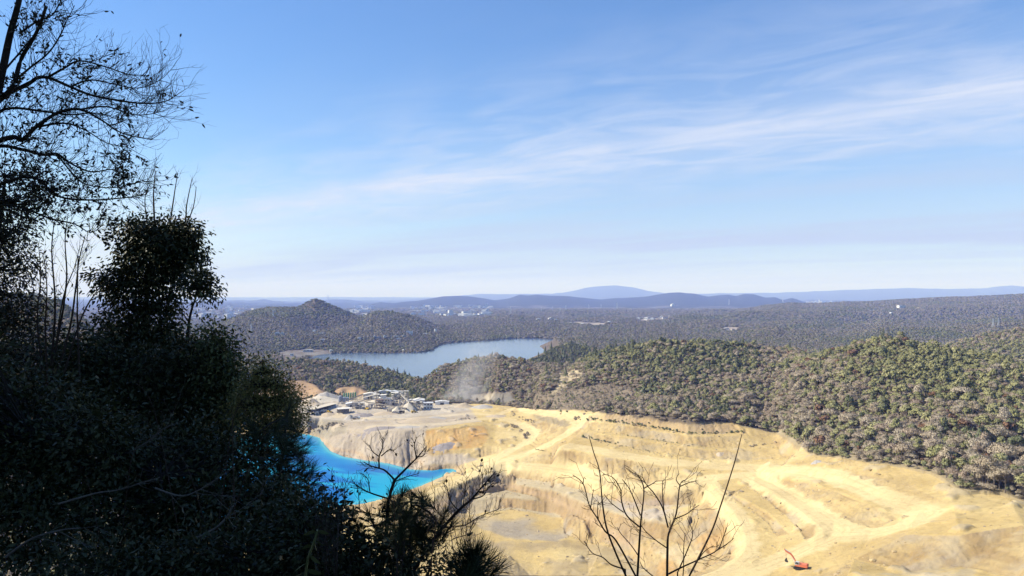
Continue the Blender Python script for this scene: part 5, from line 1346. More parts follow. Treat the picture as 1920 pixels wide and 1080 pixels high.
truck(606, 774, 'blue grey dump truck parked by the long low shed', .4, M_BLUE, M_BLUE)
truck(668, 786, 'white dump truck on the track before the works', .1, M_WHITE, M_DUSTY2)
truck(752, 775, 'dark dump truck under the right end of the long conveyor', .1, M_DARKST, M_DARKST)
loader(776, 774, 'yellow wheel loader by the loading frame', .3)
loader(618, 774, 'yellow wheel loader between the long shed and the dark shed', -.3)
loader(688, 768, 'yellow wheel loader beside the dark screening frames', 2.5)
truck(742, 776, 'grey dump truck beside the pale stone cones', -.1, M_DUSTY2, M_DUSTY2)

def excavator(px, py, rz):
    t = put('excavator', px, py, 'orange excavator with a raised boom on the bright quarry floor', 'excavator', rz, lift=.12)
    for s in (-1, 1):
        m = MB(); pr = []
        for k in range(9): a = math.pi / 2 + math.pi * k / 8; pr.append((-1.75 + .45 * math.cos(a), .45 + .45 * math.sin(a)))
        for k in range(9): a = -math.pi / 2 + math.pi * k / 8; pr.append((1.75 + .45 * math.cos(a), .45 + .45 * math.sin(a)))
        m.prism(pr[::-1], s * 1.1 - .3, s * 1.1 + .3); tr = m.build('track', M_RUBBER, t)
        m = MB()
        for k in range(5): m.lathe((-1.5 + k * .75, s * 1.43, .40), [(.22, -.05), (.22, .05)], 10, 'Y')
        m.build('roller', M_DARKST, tr)
    m = MB(); m.box((0, 0, .75), (2.2, 1.6, .5)); m.lathe((0, 0, .95), [(.75, 0), (.75, .3)], 14); m.build('undercarriage', M_DARKST, t)
    m = MB(); m.prism([(-2.6, 1.2), (1.5, 1.2), (1.5, 1.75), (.2, 2.1), (-2.3, 2.2), (-2.75, 1.9)][::-1], -1.3, 1.3); m.build('body', M_ORANGE, t)
    m = MB(); m.prism([(-2.85, 1.15), (-2.1, 1.15), (-2.1, 2.28), (-2.6, 2.28), (-2.95, 1.9)][::-1], -1.25, 1.25); m.build('counterweight', M_ORANGE, t)
    m = MB(); m.prism([(.05, 1.75), (1.65, 1.75), (1.75, 2.3), (1.35, 2.95), (.1, 2.95)][::-1], .35, 1.3); c = m.build('cab', M_STEEL, t)
    m = MB(); m.prism([(.25, 2.1), (1.45, 2.1), (1.5, 2.35), (1.25, 2.8), (.25, 2.8)][::-1], 1.26, 1.335); m.box((1.62, .82, 2.35), (.12, .75, .6)); m.build('window', M_GLASS, c)
    def arm(pts, w, nm, mat, half):
        m = MB(); up = []; dn = []
        for (x, z), ww in zip(pts, half): up.append((x, z + ww)); dn.append((x, z - ww))
        m.prism((up + dn[::-1])[::-1], -w / 2 - .15, w / 2 - .15); return m.build(nm, mat, t)
    arm([(1.0, 1.7), (2.4, 3.9), (3.3, 5.0), (5.3, 5.9)], .5, 'boom', M_ORANGE, [.26, .34, .34, .2])
    arm([(5.75, 6.5), (5.2, 5.8), (5.1, 3.0)], .4, 'stick', M_ORANGE, [.2, .3, .18])
    m = MB(); m.prism([(4.9, 3.1), (5.3, 3.0), (5.6, 2.4), (5.3, 1.8), (4.5, 1.7), (4.4, 1.9), (4.8, 2.3)], -.65, .4); m.build('bucket', M_DARKST, t)
    m = MB(); m.beam((2.0, -.15, 2.0), (3.0, -.15, 4.4), .16); m.beam((3.6, -.15, 5.6), (5.5, -.15, 6.5), .16); m.build('hydraulic_ram', M_STEEL, t)
    return t
excavator(1500, 1067, math.radians(147))
heap(1350, 852, 3, 1.2, 'small dark heap on the bright bench below the forest corner', M_TAN, 31)
heap(1530, 867, 3, 1.3, 'small stone heap at the quarry rim under the wood', M_GRAVEL, 32)
# ------------------------------------------------------------------ trees and shrubs beside the viewpoint
def leaf_mat(name, a, b_, rough=0.5, spec=0.25):
    m, nt, b = new_mat(name)
    g = N(nt, 'ShaderNodeNewGeometry')
    r = ramp(nt, g.outputs['Random Per Island'], [(0.0, a), (1.0, b_)])
    nt.links.new(r.outputs['Color'], b.inputs['Base Color'])
    b.inputs['Roughness'].default_value = rough; b.inputs['Specular IOR Level'].default_value = spec
    return m
M_LDARK = leaf_mat('dark_glossy_leaf', (0.024, 0.028, 0.010), (0.068, 0.070, 0.024))
M_LMID = leaf_mat('sun_painted_green_leaf', (0.07, 0.085, 0.03), (0.16, 0.16, 0.055))  # green lightened in the leaf colour to stand in for sunlight
M_LOLIVE = leaf_mat('sun_painted_yellow_green_leaf', (0.13, 0.125, 0.035), (0.30, 0.235, 0.065))  # sun on the small leaves is painted in as a paler albedo
M_LRED = leaf_mat('russet_green_leaf', (0.03, 0.038, 0.018), (0.085, 0.06, 0.035))
M_NEEDLE = leaf_mat('pine_needle', (0.022, 0.034, 0.014), (0.055, 0.07, 0.028))
M_BARKD = plain('dark_bark', (0.040, 0.033, 0.028), 0.9, var=0.4, scale=9.0, spec=0.1, bump=0.4)
M_TWIG = plain('brown_twig', (0.060, 0.040, 0.030), 0.85, var=0.3, scale=12.0, spec=0.15)
M_DEAD = plain('pale_dead_wood', (0.15, 0.125, 0.10), 0.9, var=0.3, scale=10.0, spec=0.1)
M_CONE = plain('pine_cone', (0.035, 0.026, 0.02), 0.9, var=0.3, scale=20.0, spec=0.1)
G6 = np.random.default_rng(77); R6 = random.Random(77)

def leaves_mesh(name, P, Dr, L, W, mat, droop=0.3):
    """P base points, Dr pointing directions, lengths L: pointed oval leaves folded along the midrib"""
    n = len(P); P = np.asarray(P); Dr = np.asarray(Dr) + np.array([0, 0, -droop]); Dr /= np.linalg.norm(Dr, axis=1)[:, None]
    rnd = G6.normal(size=(n, 3)); S = np.cross(Dr, rnd); S /= np.linalg.norm(S, axis=1)[:, None] + 1e-9
    Nn = np.cross(S, Dr); L = np.asarray(L)[:, None]; Wd = L * W
    V = np.stack([P, P + Dr * L * .3 + S * Wd * .45 + Nn * L * .04, P + Dr * L * .68 + S * Wd * .36 + Nn * L * .02, P + Dr * L - Nn * L * .05,
                  P + Dr * L * .68 - S * Wd * .36 + Nn * L * .02, P + Dr * L * .3 - S * Wd * .45 + Nn * L * .04], 1).reshape(-1, 3)
    Fc = (np.arange(n)[:, None] * 6 + np.arange(6)[None, :])
    return mesh_from(name, V, Fc, mat)
def curve_pts(pl, sub=4):
    """Catmull-Rom through (point, radius) control points"""
    P = [p for p, _ in pl]; Rr = [r for _, r in pl]; out = []; rr = []
    for i in range(len(P) - 1):
        a = P[max(i - 1, 0)]; b = P[i]; c = P[i + 1]; d = P[min(i + 2, len(P) - 1)]
        for k in range(sub):
            t = k / sub
            out.append(0.5 * ((2 * b) + (c - a) * t + (2 * a - 5 * b + 4 * c - d) * t * t + (3 * b - a - 3 * c + d) * t ** 3)); rr.append(Rr[i] + (Rr[i + 1] - Rr[i]) * t)
    out.append(P[-1]); rr.append(Rr[-1])
    return out, rr
def limb(pix, Y, r0, r1, wob=0.0):
    """photo polyline at a distance (with a little real depth wander) -> control points with radii in metres"""
    n = len(pix); out = []; dy = 0.0
    for k, p in enumerate(pix):
        yy = Y + (p[2] if len(p) > 2 else dy); dy += R6.uniform(-wob, wob)
        out.append((at(p[0], p[1], yy), r0 + (r1 - r0) * k / max(1, n - 1)))
    return out
def twig(mb, p, d, L, r, depth, tips, bend=0.25, up=0.25, n=4, spread=0.6):
    """a twig that wanders, turns up and forks; leaves hang from TIPS (point, direction)"""
    pts = [p]; q = p.copy(); dd = d.normalized()
    k = max(3, int(L / 0.07)); k = min(k, 7)
    for i in range(k):
        dd = (dd + Vector((R6.gauss(0, bend), R6.gauss(0, bend), R6.gauss(0, bend) + up)) * .5).normalized()
        q = q + dd * (L / k); pts.append(q)
        if depth > 0 and i >= 1 and R6.random() < 0.75:
            s = dd.cross(Vector((R6.gauss(0, 1), R6.gauss(0, 1), R6.gauss(0, 1)))).normalized()
            twig(mb, q, dd * (1 - spread * .3) + s * spread, L * R6.uniform(.4, .7), r * .6, depth - 1, tips, bend, up, n, spread)
        if depth <= 1: tips.append((q, dd))
    mb.tube(pts, [max(r * (1 - .75 * i / k), 0.0011) for i in range(k + 1)], n)
def along(pts, f):
    i = min(int(f * (len(pts) - 1)), len(pts) - 2); return pts[i].lerp(pts[i + 1], f * (len(pts) - 1) - i), (pts[i + 1] - pts[i]).normalized()

def leafy(name, label, cat, base, trunk, blobs, nleaf, L, W, mat, cl=26, depthk=0.8, group=None, wood=M_BARKD, r0=0.05, twigs=True, sd=0.10, droop=.35):
    """a leafy tree or shrub: TRUNK lists (px,py,Y) up the stem; BLOBS (px,py,rx,ry,Y,weight) outline its crown"""
    b = Vector(base); b.z = float(near_z(b.x, b.y)) - 0.15
    t = tag(empty(name, b), label, cat, group)
    st = [(Vector((0, 0, 0)), r0 * 1.3)] + [(at(*p) - b, r0 * (1 - .8 * (k + 1) / len(trunk))) for k, p in enumerate(trunk)]
    pts, rr = curve_pts(st, 5); m = MB(); m.tube(pts, rr, 8)
    m.build('trunk', wood, t, smooth=True)
    br = MB(); LP = []; LD_ = []; wsum = sum(x[5] * x[2] * x[3] for x in blobs)
    for (bx, by, rx, ry, Y, w) in blobs:
        n = int(nleaf * w * rx * ry / wsum); c0 = at(bx, by, Y) - b; sx, sz = rx / F * Y, ry / F * Y; sy = (sx + sz) / 2 * depthk
        k = max(3, n // cl); nn = cl
        for _ in range(k):
            v = G6.normal(size=3); v /= np.linalg.norm(v); v *= G6.uniform(0.25, 1.0) ** 0.55
            c = c0 + Vector((v[0] * sx, v[1] * sy, v[2] * sz))
            s = sd * G6.uniform(.6, 1.3)
            o = G6.normal(size=(nn, 3)) * s; LP.append(np.array(c) + o)
            dd = o / (np.linalg.norm(o, axis=1)[:, None] + 1e-6) * .5 + v * .45 + G6.normal(size=o.shape) * .45; LD_.append(dd)
            if twigs and R6.random() < .6:
                j = min(range(0, len(pts), 2), key=lambda q: (pts[q] - c).length + max(0, pts[q].z - c.z) * 1.5); e = pts[j]
                md = e.lerp(c, .5) + Vector((R6.gauss(0, .06), R6.gauss(0, .06), -.05 * (c - e).length))
                br.tube([e, md, c], [min(rr[j] * .5, .012), .006, .002], 4)
    LP = np.concatenate(LP); LD_ = np.concatenate(LD_)
    if br.v: br.build('branches', wood, t)
    link('foliage', leaves_mesh('foliage', LP, LD_, L * G6.uniform(.6, 1.25, len(LP)), W, mat, droop), t)
    return t

# ---- the spreading half bare tree at the upper left
def spreading_tree():
    Y = 9.0; b = Vector((-8.2, 9.0, 0)); b.z = float(near_z(b.x, b.y)) - .2
    t = tag(empty('broadleaf_tree', b), 'big spreading tree with crooked half bare branches at the upper left', 'tree')
    k = Y / F
    stems = [([(-330, 900), (-250, 620), (-150, 420), (-60, 300), (-15, 215), (5, 130), (20, 60), (36, 0), (48, -70), (55, -160)], 11, 3),
             ([(-90, 330), (-40, 225), (0, 187), (25, 160), (40, 110), (68, 62), (87, 12)], 6.5, 2.4)]
    limbs = [([(10, 178), (55, 156), (70, 146), (92, 146), (130, 162), (170, 178), (220, 188), (270, 194), (310, 190), (340, 172)], 4.2, .6),
             ([(88, 146), (120, 128), (150, 114), (200, 126), (242, 140), (275, 143)], 2.4, .5),
             ([(30, 150), (55, 128), (90, 100), (112, 68), (125, 40), (140, 10)], 2.4, .5),
             ([(-60, 300), (-10, 268), (25, 257), (42, 262), (70, 236), (110, 211), (150, 205), (190, 225), (230, 250), (285, 262)], 5.5, .7),
             ([(70, 238), (120, 231), (160, 244), (200, 268), (240, 276)], 2.2, .5),
             ([(-80, 320), (-10, 276), (40, 280), (80, 290), (108, 289), (130, 305), (170, 322), (210, 318), (245, 330)], 4.2, .6),
             ([(-70, 290), (-10, 218), (20, 203), (70, 207), (130, 215), (180, 212), (225, 225)], 3.6, .5),
             ([(-100, 400), (-10, 350), (60, 332), (110, 368), (170, 375), (240, 370), (275, 364)], 3.6, .6),
             ([(-100, 420), (0, 386), (50, 393), (95, 410), (140, 420), (170, 436), (195, 420)], 3.0, .5),
             ([(108, 291), (140, 330), (160, 345), (200, 352), (240, 348), (290, 330)], 1.8, .4),
             ([(130, 163), (170, 150), (215, 158), (260, 165), (300, 150), (325, 125)], 1.8, .4),
             ([(150, 205), (200, 200), (250, 215), (290, 212), (305, 200)], 1.8, .4),
             ([(40, 60), (70, 40), (95, 30), (110, 10), (118, -10)], 2.2, .5),
             ([(10, 130), (40, 95), (60, 70), (80, 60)], 2.0, .5)]
    tips = []; W = MB()
    for pix, a, c in stems:
        p, r = curve_pts([(x - b, rr) for x, rr in limb(pix, Y, a * k, c * k, .1)], 5); m = MB(); m.tube(p, r, 9); m.build('trunk', M_BARKD, t, smooth=True)
    for pix, a, c in limbs:
        p, r = curve_pts([(x - b, rr) for x, rr in limb(pix, Y, a * k, c * k, .16)], 5); m = MB(); m.tube(p, r, 6); m.build('limb', M_BARKD, t, smooth=True)
        ln = sum((p[i + 1] - p[i]).length for i in range(len(p) - 1))
        for q in range(int(ln * 30)):
            f = R6.uniform(.12, 1.0); o, d = along(p, f)
            s = d.cross(Vector((R6.gauss(0, .5), 1, R6.gauss(0, .5)))).normalized() * R6.choice((-1, 1, 1))
            if R6.random() < .3: s = Vector((R6.gauss(0, .5), R6.choice((-1, 1)), R6.gauss(0, .4)))
            twig(W, o, d * R6.uniform(.5, 1.1) + s * .8, R6.uniform(.16, .50) * (1.15 - .45 * f), 0.0045, 2 if R6.random() < .55 else 1, tips, .30, .22, 3)
    W.build('twigs', M_BARKD, t)
    P = []; D = []
    for p, d in tips:
        w = b + p; px = CX + F * w.x / w.y; py = YH - F * w.z / w.y
        cl = vnoise(np.array(px / 38.0), np.array(py / 30.0), 5)
        pr = .05 + .42 * max(0, float(cl) - .45) * 2 + (.16 if px < 90 else 0) + (.24 if py > 285 else 0) - (.25 if px > 260 else 0)
        n = 0
        while R6.random() < pr and n < 4: P.append(tuple(p)); D.append((d.x + R6.gauss(0, .6), d.y + R6.gauss(0, .6), d.z + R6.gauss(0, .6))); n += 1
    P = np.array(P); D = np.array(D); link('foliage', leaves_mesh('foliage', P, D, G6.uniform(.035, .068, len(P)), .42, M_LRED, .5), t)
    print('tips', len(tips), 'leaves', len(P))
spreading_tree()
D_ = lambda px, Y: (tee(px) * Y, Y, 0)
leafy('broadleaf_tree', 'dense leafy tree at the left edge under the spreading branches', 'tree', D_(-60, 11), [(-60, 800, 11), (-40, 600, 11), (-10, 480, 11), (10, 330, 11)],
      [(10, 345, 75, 45, 11, .8), (85, 350, 50, 35, 11, .5), (0, 420, 60, 50, 11, 1), (35, 445, 30, 26, 11, .9), (15, 500, 55, 45, 11, .8), (60, 505, 26, 28, 11, .5), (5, 575, 75, 60, 11, .9), (-40, 500, 50, 120, 11, .8), (20, 650, 100, 70, 11, 1), (60, 720, 110, 80, 10.5, 1)], 21000, .062, .40, M_LRED, 20, .8, r0=.09, sd=.12)
leafy('evergreen_tree', 'dark dense evergreen with a square topped crown standing against the pale sky', 'tree', D_(270, 12), [(270, 900, 12), (265, 700, 12), (275, 560, 12), (290, 440, 12)],
      [(262, 436, 40, 28, 12, 1.2), (318, 450, 44, 38, 12, 1.2), (357, 436, 20, 22, 12, 1.0), (288, 478, 64, 34, 12, 1.2), (345, 480, 32, 18, 12, 1), (236, 492, 22, 16, 12, .8), (328, 512, 40, 16, 12, 1.1), (203, 524, 26, 16, 12, .8), (252, 534, 50, 22, 12, 1.1), (312, 545, 26, 12, 12, .7), (215, 562, 26, 14, 12, .8), (282, 572, 46, 16, 12, 1.0), (322, 580, 20, 9, 12, .8), (240, 600, 56, 18, 12, 1.0), (300, 622, 44, 20, 12, 1.1), (240, 645, 70, 24, 12, 1.0), (376, 472, 15, 8, 12, .8), (372, 505, 16, 6, 12, .8), (186, 520, 12, 7, 12, .8), (192, 560, 14, 6, 12, .7), (345, 548, 14, 6, 12, .7), (330, 690, 90, 60, 12, 1.0), (230, 710, 100, 60, 12, 1.0)], 38000, .070, .44, M_LDARK, 22, .9, r0=.10, sd=.095, droop=.55)
leafy('small_tree', 'slim young tree with one small round leafy head right of the dark evergreen', 'tree', D_(352, 11), [(350, 800, 11), (352, 640, 11), (357, 590, 11), (368, 555, 11), (374, 530, 11)],
      [(372, 535, 26, 20, 11, 1), (392, 545, 14, 14, 11, 1), (352, 545, 14, 10, 11, .8), (378, 518, 16, 9, 11, .8)], 1500, .066, .36, M_LDARK, 14, .8, r0=.035, sd=.09)
leafy('broadleaf_shrub', 'tall dark leafy shrub filling the slope below the dark evergreen', 'shrub', D_(330, 10), [(330, 1000, 10), (335, 820, 10), (330, 700, 10)],
      [(290, 700, 66, 44, 10, 1), (365, 690, 34, 34, 10, 1), (340, 655, 18, 14, 10, .8), (388, 662, 14, 16, 10, .7), (225, 668, 26, 14, 10, .8), (180, 690, 18, 30, 10, .7), (120, 660, 20, 26, 10, .6), (390, 725, 45, 50, 10, 1), (250, 770, 120, 80, 10, 1), (360, 800, 90, 80, 10, 1), (150, 720, 70, 80, 10, 1), (170, 650, 26, 40, 10, .7)], 30000, .066, .4, M_LDARK, 26, .8, r0=.06, sd=.12)
leafy('broadleaf_shrub', 'leafy shrub with leaves coloured as if sunlit on the right shoulder of the dark thicket', 'shrub', D_(410, 10), [(405, 960, 10), (410, 760, 10), (415, 660, 10)],
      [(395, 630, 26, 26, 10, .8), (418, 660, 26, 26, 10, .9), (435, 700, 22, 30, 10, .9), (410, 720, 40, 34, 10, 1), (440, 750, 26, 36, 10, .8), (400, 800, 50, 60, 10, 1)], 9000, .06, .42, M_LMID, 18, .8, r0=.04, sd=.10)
leafy('olive_shrub', 'yellow green small leaved tree coloured as if sunlit before the turquoise lake', 'tree', D_(500, 9), [(495, 1000, 9), (492, 860, 9), (498, 740, 9), (492, 680, 9)],
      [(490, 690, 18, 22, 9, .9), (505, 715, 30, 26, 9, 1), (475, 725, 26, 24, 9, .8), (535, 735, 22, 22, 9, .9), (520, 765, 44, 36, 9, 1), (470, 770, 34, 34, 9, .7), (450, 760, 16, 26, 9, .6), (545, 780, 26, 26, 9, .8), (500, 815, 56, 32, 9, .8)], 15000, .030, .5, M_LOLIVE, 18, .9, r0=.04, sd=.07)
leafy('broadleaf_shrub', 'black green thicket shrub at the far left bottom of the slope', 'shrub', D_(60, 7), [(60, 1200, 7), (70, 950, 7), (60, 800, 7)],
      [(60, 770, 120, 70, 7.5, 1), (40, 880, 140, 90, 7, 1), (170, 850, 100, 90, 7, 1), (60, 1000, 140, 80, 6.5, .8), (-60, 800, 80, 200, 7, 1)], 24000, .058, .42, M_LDARK, 26, .7, r0=.05, sd=.11)
leafy('broadleaf_shrub', 'broad black green thicket shrub in the lower middle of the shaded slope', 'shrub', D_(320, 7), [(320, 1250, 7), (310, 1000, 7), (300, 880, 7)],
      [(280, 870, 120, 70, 7.5, 1), (400, 880, 100, 80, 7.5, 1), (260, 980, 130, 80, 7, .8), (420, 980, 120, 80, 7, 1), (520, 960, 70, 60, 7, 1)], 24000, .058, .42, M_LDARK, 26, .7, r0=.05, sd=.11)
leafy('broadleaf_shrub', 'low dark shrub along the bottom edge under the leafless pine', 'shrub', D_(620, 5.5), [(620, 1350, 5.5), (610, 1150, 5.5), (600, 1000, 5.5)],
      [(560, 990, 70, 50, 5.8, 1), (620, 985, 40, 36, 5.8, .8), (600, 1050, 110, 46, 5.5, 1), (720, 1060, 70, 30, 5.5, .7), (420, 1060, 130, 50, 5.5, .8), (200, 1075, 150, 40, 5.5, .8), (800, 1075, 60, 22, 5.5, .6)], 17000, .05, .42, M_LDARK, 22, .7, r0=.035, sd=.10)

# ---- pines
def needles(P, D, n, L, spread=.5, mat=M_NEEDLE, name='needles'):
    """tufts: N slim needles fanned round each direction"""
    P = np.repeat(np.asarray(P), n, 0); D = np.repeat(np.asarray(D), n, 0); m = len(P)
    d = D + G6.normal(size=(m, 3)) * spread; d /= np.linalg.norm(d, axis=1)[:, None]
    s = np.cross(d, G6.normal(size=(m, 3))); s /= np.linalg.norm(s, axis=1)[:, None]
    l = L * G6.uniform(.7, 1.15, (m, 1)); w = 0.0016
    o = P - D * 0.06 * G6.uniform(0, 1, (m, 1))
    V = np.stack([o - s * w, o + s * w, o + d * l * .6 + s * w * .8 + np.array([0, 0, -.004]), o + d * l, o + d * l * .6 - s * w * .8 + np.array([0, 0, -.004])], 1).reshape(-1, 3)
    return mesh_from(name, V, np.arange(m)[:, None] * 5 + np.arange(5)[None, :], mat)
def pine(label, base, trunk, tufts, n, L, name='pine_tree', r0=.04, group=None):
    b = Vector(base); b.z = float(near_z(b.x, b.y)) - .15
    t = tag(empty(name, b), label, 'pine', group)
    st = [(Vector((0, 0, 0)), r0 * 1.3)] + [(at(*p) - b, r0 * (1 - .75 * (k + 1) / len(trunk))) for k, p in enumerate(trunk)]
    pts, rr = curve_pts(st, 5); m = MB(); m.tube(pts, rr, 7); m.build('trunk', M_BARKD, t, smooth=True)
    P = []; D = []; br = MB()
    for (px, py, Y, dx, dz) in tufts:
        p = at(px, py, Y) - b; d = Vector((dx, R6.gauss(0, .35), dz)).normalized()
        j = min(range(len(pts)), key=lambda q: (pts[q] - p).length + max(0, pts[q].z - p.z) * 1.2)
        br.tube([pts[j], pts[j].lerp(p, .55) + Vector((0, 0, -.04)), p - d * .12, p], [min(rr[j] * .6, .012), .008, .005, .003], 5)
        for q in range(3): P.append(tuple(p - d * .07 * q)); D.append(tuple(d))
    br.build('branches', M_BARKD, t); link('needles', needles(P, D, n, L), t)
    return t
tf = []
for k in range(46): tf.append((R6.gauss(520, 28), R6.uniform(780, 960), R6.uniform(7.4, 8.4), R6.uniform(-.8, .8), R6.uniform(.2, 1)))
tf += [(562, 812, 8, .8, .6), (572, 835, 8, 1, .5), (568, 850, 8, 1, .2), (578, 872, 8, 1, .6), (582, 888, 8, 1, .4), (590, 905, 8, 1, .5), (580, 920, 8, .9, .2), (570, 900, 8, .8, .8), (600, 925, 7.8, .7, .7), (560, 870, 8, .9, .4), (550, 830, 8, .6, .8), (555, 795, 8, .5, .9), (610, 940, 7.6, .6, .8), (590, 945, 7.6, .4, .9), (545, 760, 8.2, .3, 1), (570, 940, 7.8, .5, .8)]
pine('dark young pine with bristling needle tufts standing out against the turquoise water', D_(520, 8), [(515, 1150, 8), (520, 950, 8), (530, 850, 8), (540, 770, 8)], tf, 34, .17)
tf = []
for k in range(26): tf.append((R6.gauss(770, 22), R6.uniform(925, 1060), R6.uniform(5.4, 6), R6.uniform(-.7, .7), R6.uniform(.4, 1)))
tf += [(771, 935, 5.7, 0, 1), (750, 950, 5.7, -.5, .8), (795, 945, 5.7, .5, .8), (812, 985, 5.6, .7, .7), (735, 985, 5.6, -.6, .7), (790, 975, 5.6, .4, .9), (825, 1000, 5.6, .6, .6), (740, 1020, 5.5, -.5, .6), (845, 985, 5.6, .5, .8), (690, 960, 5.8, -.4, .9), (660, 965, 5.8, -.3, .9), (672, 1000, 5.7, -.5, .7), (715, 1000, 5.6, -.2, .9)]
pine('bushy dark pine sapling with upright needles at the bottom, left of a fan shaped tuft', D_(770, 5.7), [(765, 1300, 5.7), (768, 1080, 5.7), (770, 1000, 5.7), (771, 940, 5.7)], tf, 46, .125, r0=.03)
tf = [(884, 1035, 4.6, .1, 1), (895, 1030, 4.6, .35, .9), (872, 1038, 4.6, -.3, .9), (905, 1040, 4.6, .7, .7), (885, 1050, 4.6, .15, 1), (890, 1065, 4.6, .5, .7), (868, 1060, 4.6, -.2, .9), (915, 1055, 4.5, .8, .5), (930, 1068, 4.5, .6, .7), (880, 1078, 4.5, 0, 1), (850, 1060, 4.6, -.5, .8), (900, 1075, 4.5, .5, .9)]
pine('pine shoot with one big fan shaped needle tuft at the bottom centre', D_(880, 4.6), [(870, 1400, 4.6), (872, 1150, 4.6), (880, 1060, 4.6)], tf, 60, .15, name='pine_sapling', r0=.018)

# ---- leafless shrubs with cones and buds
def bare(name, label, base, Y, stems, mat, den=9, tl=(.05, .16), up=.45, cones=None, wob=.08, r_t=.0022, th=1.0, cat='shrub', n=5, cane=False):
    b = Vector(base); b.z = float(near_z(b.x, b.y)) - .12
    t = tag(empty(name, b), label, cat); k = Y / F; tips = []
    for pix, a, c in stems:
        W = MB()
        cp = [(x - b, rr) for x, rr in limb(pix, Y, a * k * th, c * k * th, wob)]
        p, r = curve_pts(cp, 5)
        if pix[0][1] >= 1060: p = [Vector((R6.gauss(0, .06), R6.gauss(0, .06), 0))] + p; r = [r[0] * 1.2] + r
        nt_ = 0 if (len(pix) > 5 and cane and c < 1.0 and pix[-1][1] < 822) else 1
        m = MB(); m.tube(p, r, n + 1); m.build('stem', mat, t, smooth=True)
        ln = sum((p[i + 1] - p[i]).length for i in range(len(p) - 1)); s0 = .3
        ln = sum((p[i + 1] - p[i]).length for i in range(1 if pix[0][1] >= 1060 else 0, len(p) - 1))
        for q in range(int(ln * den * nt_)):
            o, d = along(p[1:] if pix[0][1] >= 1060 else p, R6.uniform(s0, 1)); s = d.cross(Vector((R6.gauss(0, .6), 1, R6.gauss(0, .3)))).normalized() * R6.choice((-1, 1))
            twig(W, o, d * .8 + s * .8, R6.uniform(*tl), r_t, 1, tips, .22, up, 4, .7)
        tips.append((p[-1], (p[-1] - p[-2]).normalized()))
        if W.v: W.build('twigs', mat, t)
    if cones:
        for q in R6.sample(tips, min(cones, len(tips))):
            c = MB(); h = R6.uniform(.008, .014); c.lathe(q[0], [(.003, -h * .9), (h * .6, -h * .5), (h * .72, 0), (h * .5, h * .6), (.002, h)], 8, rot=q[1].to_track_quat('Z', 'Y').to_matrix()); c.build('cone', M_CONE, t)
    return t
bare('dead_pine', 'leafless dark pine shrub with forked top and cones before the turquoise lake', D_(730, 6), 6.0, [
    ([(715, 1080), (725, 990), (728, 941), (740, 900)], 6, 4), ([(740, 900), (723, 883), (711, 878), (694, 873), (682, 866)], 3.2, 1.2), ([(711, 878), (711, 856), (717, 840), (718, 820)], 2.4, 1.2),
    ([(711, 856), (699, 847), (692, 834)], 1.8, 1), ([(715, 855), (730, 843), (739, 846)], 1.8, .9), ([(740, 900), (757, 883), (771, 869), (783, 857), (797, 840)], 3.6, 1.4), ([(781, 859), (777, 836), (781, 820)], 1.8, 1),
    ([(783, 857), (795, 853), (800, 836)], 1.6, 1), ([(728, 935), (694, 924), (675, 914), (663, 905)], 2.6, 1.0), ([(694, 924), (690, 900), (680, 888)], 1.4, .8), ([(735, 905), (760, 895), (785, 888)], 1.6, .8), ([(722, 970), (680, 960), (650, 955), (632, 945)], 2.2, .9), ([(650, 955), (646, 925), (648, 905)], 1.4, .8), ([(632, 948), (630, 915), (620, 900)], 1.4, .8), ([(675, 958), (672, 925), (670, 908)], 1.2, .7)],
    M_BARKD, 60, (.03, .09), .4, 13, .05, .0016, .68)
bare('dead_pine', 'slanting leafless pine branch with round cones over the pale pit floor', D_(800, 5.6), 5.6, [
    ([(770, 1080), (800, 1030), (831, 989), (860, 957), (884, 936), (903, 914), (918, 897), (929, 884)], 5.5, 1.2), ([(884, 936), (905, 930), (915, 915), (925, 905)], 2, .9), ([(860, 957), (845, 940), (838, 915), (830, 905)], 2, .8), ([(868, 950), (872, 920), (876, 895)], 1.6, .8), ([(831, 989), (870, 985), (900, 968), (935, 955)], 2, .7), ([(842, 978), (820, 960), (812, 940)], 1.6, .8), ([(903, 914), (905, 895), (900, 880)], 1.4, .8), ([(850, 1010), (880, 1000), (884, 985)], 1.4, .7)],
    M_BARKD, 60, (.03, .10), .4, 12, .05, .0016, .68)
def c2(*q): return [(x / 3.556 + 860, y / 3.556 + 820) for x, y in q]
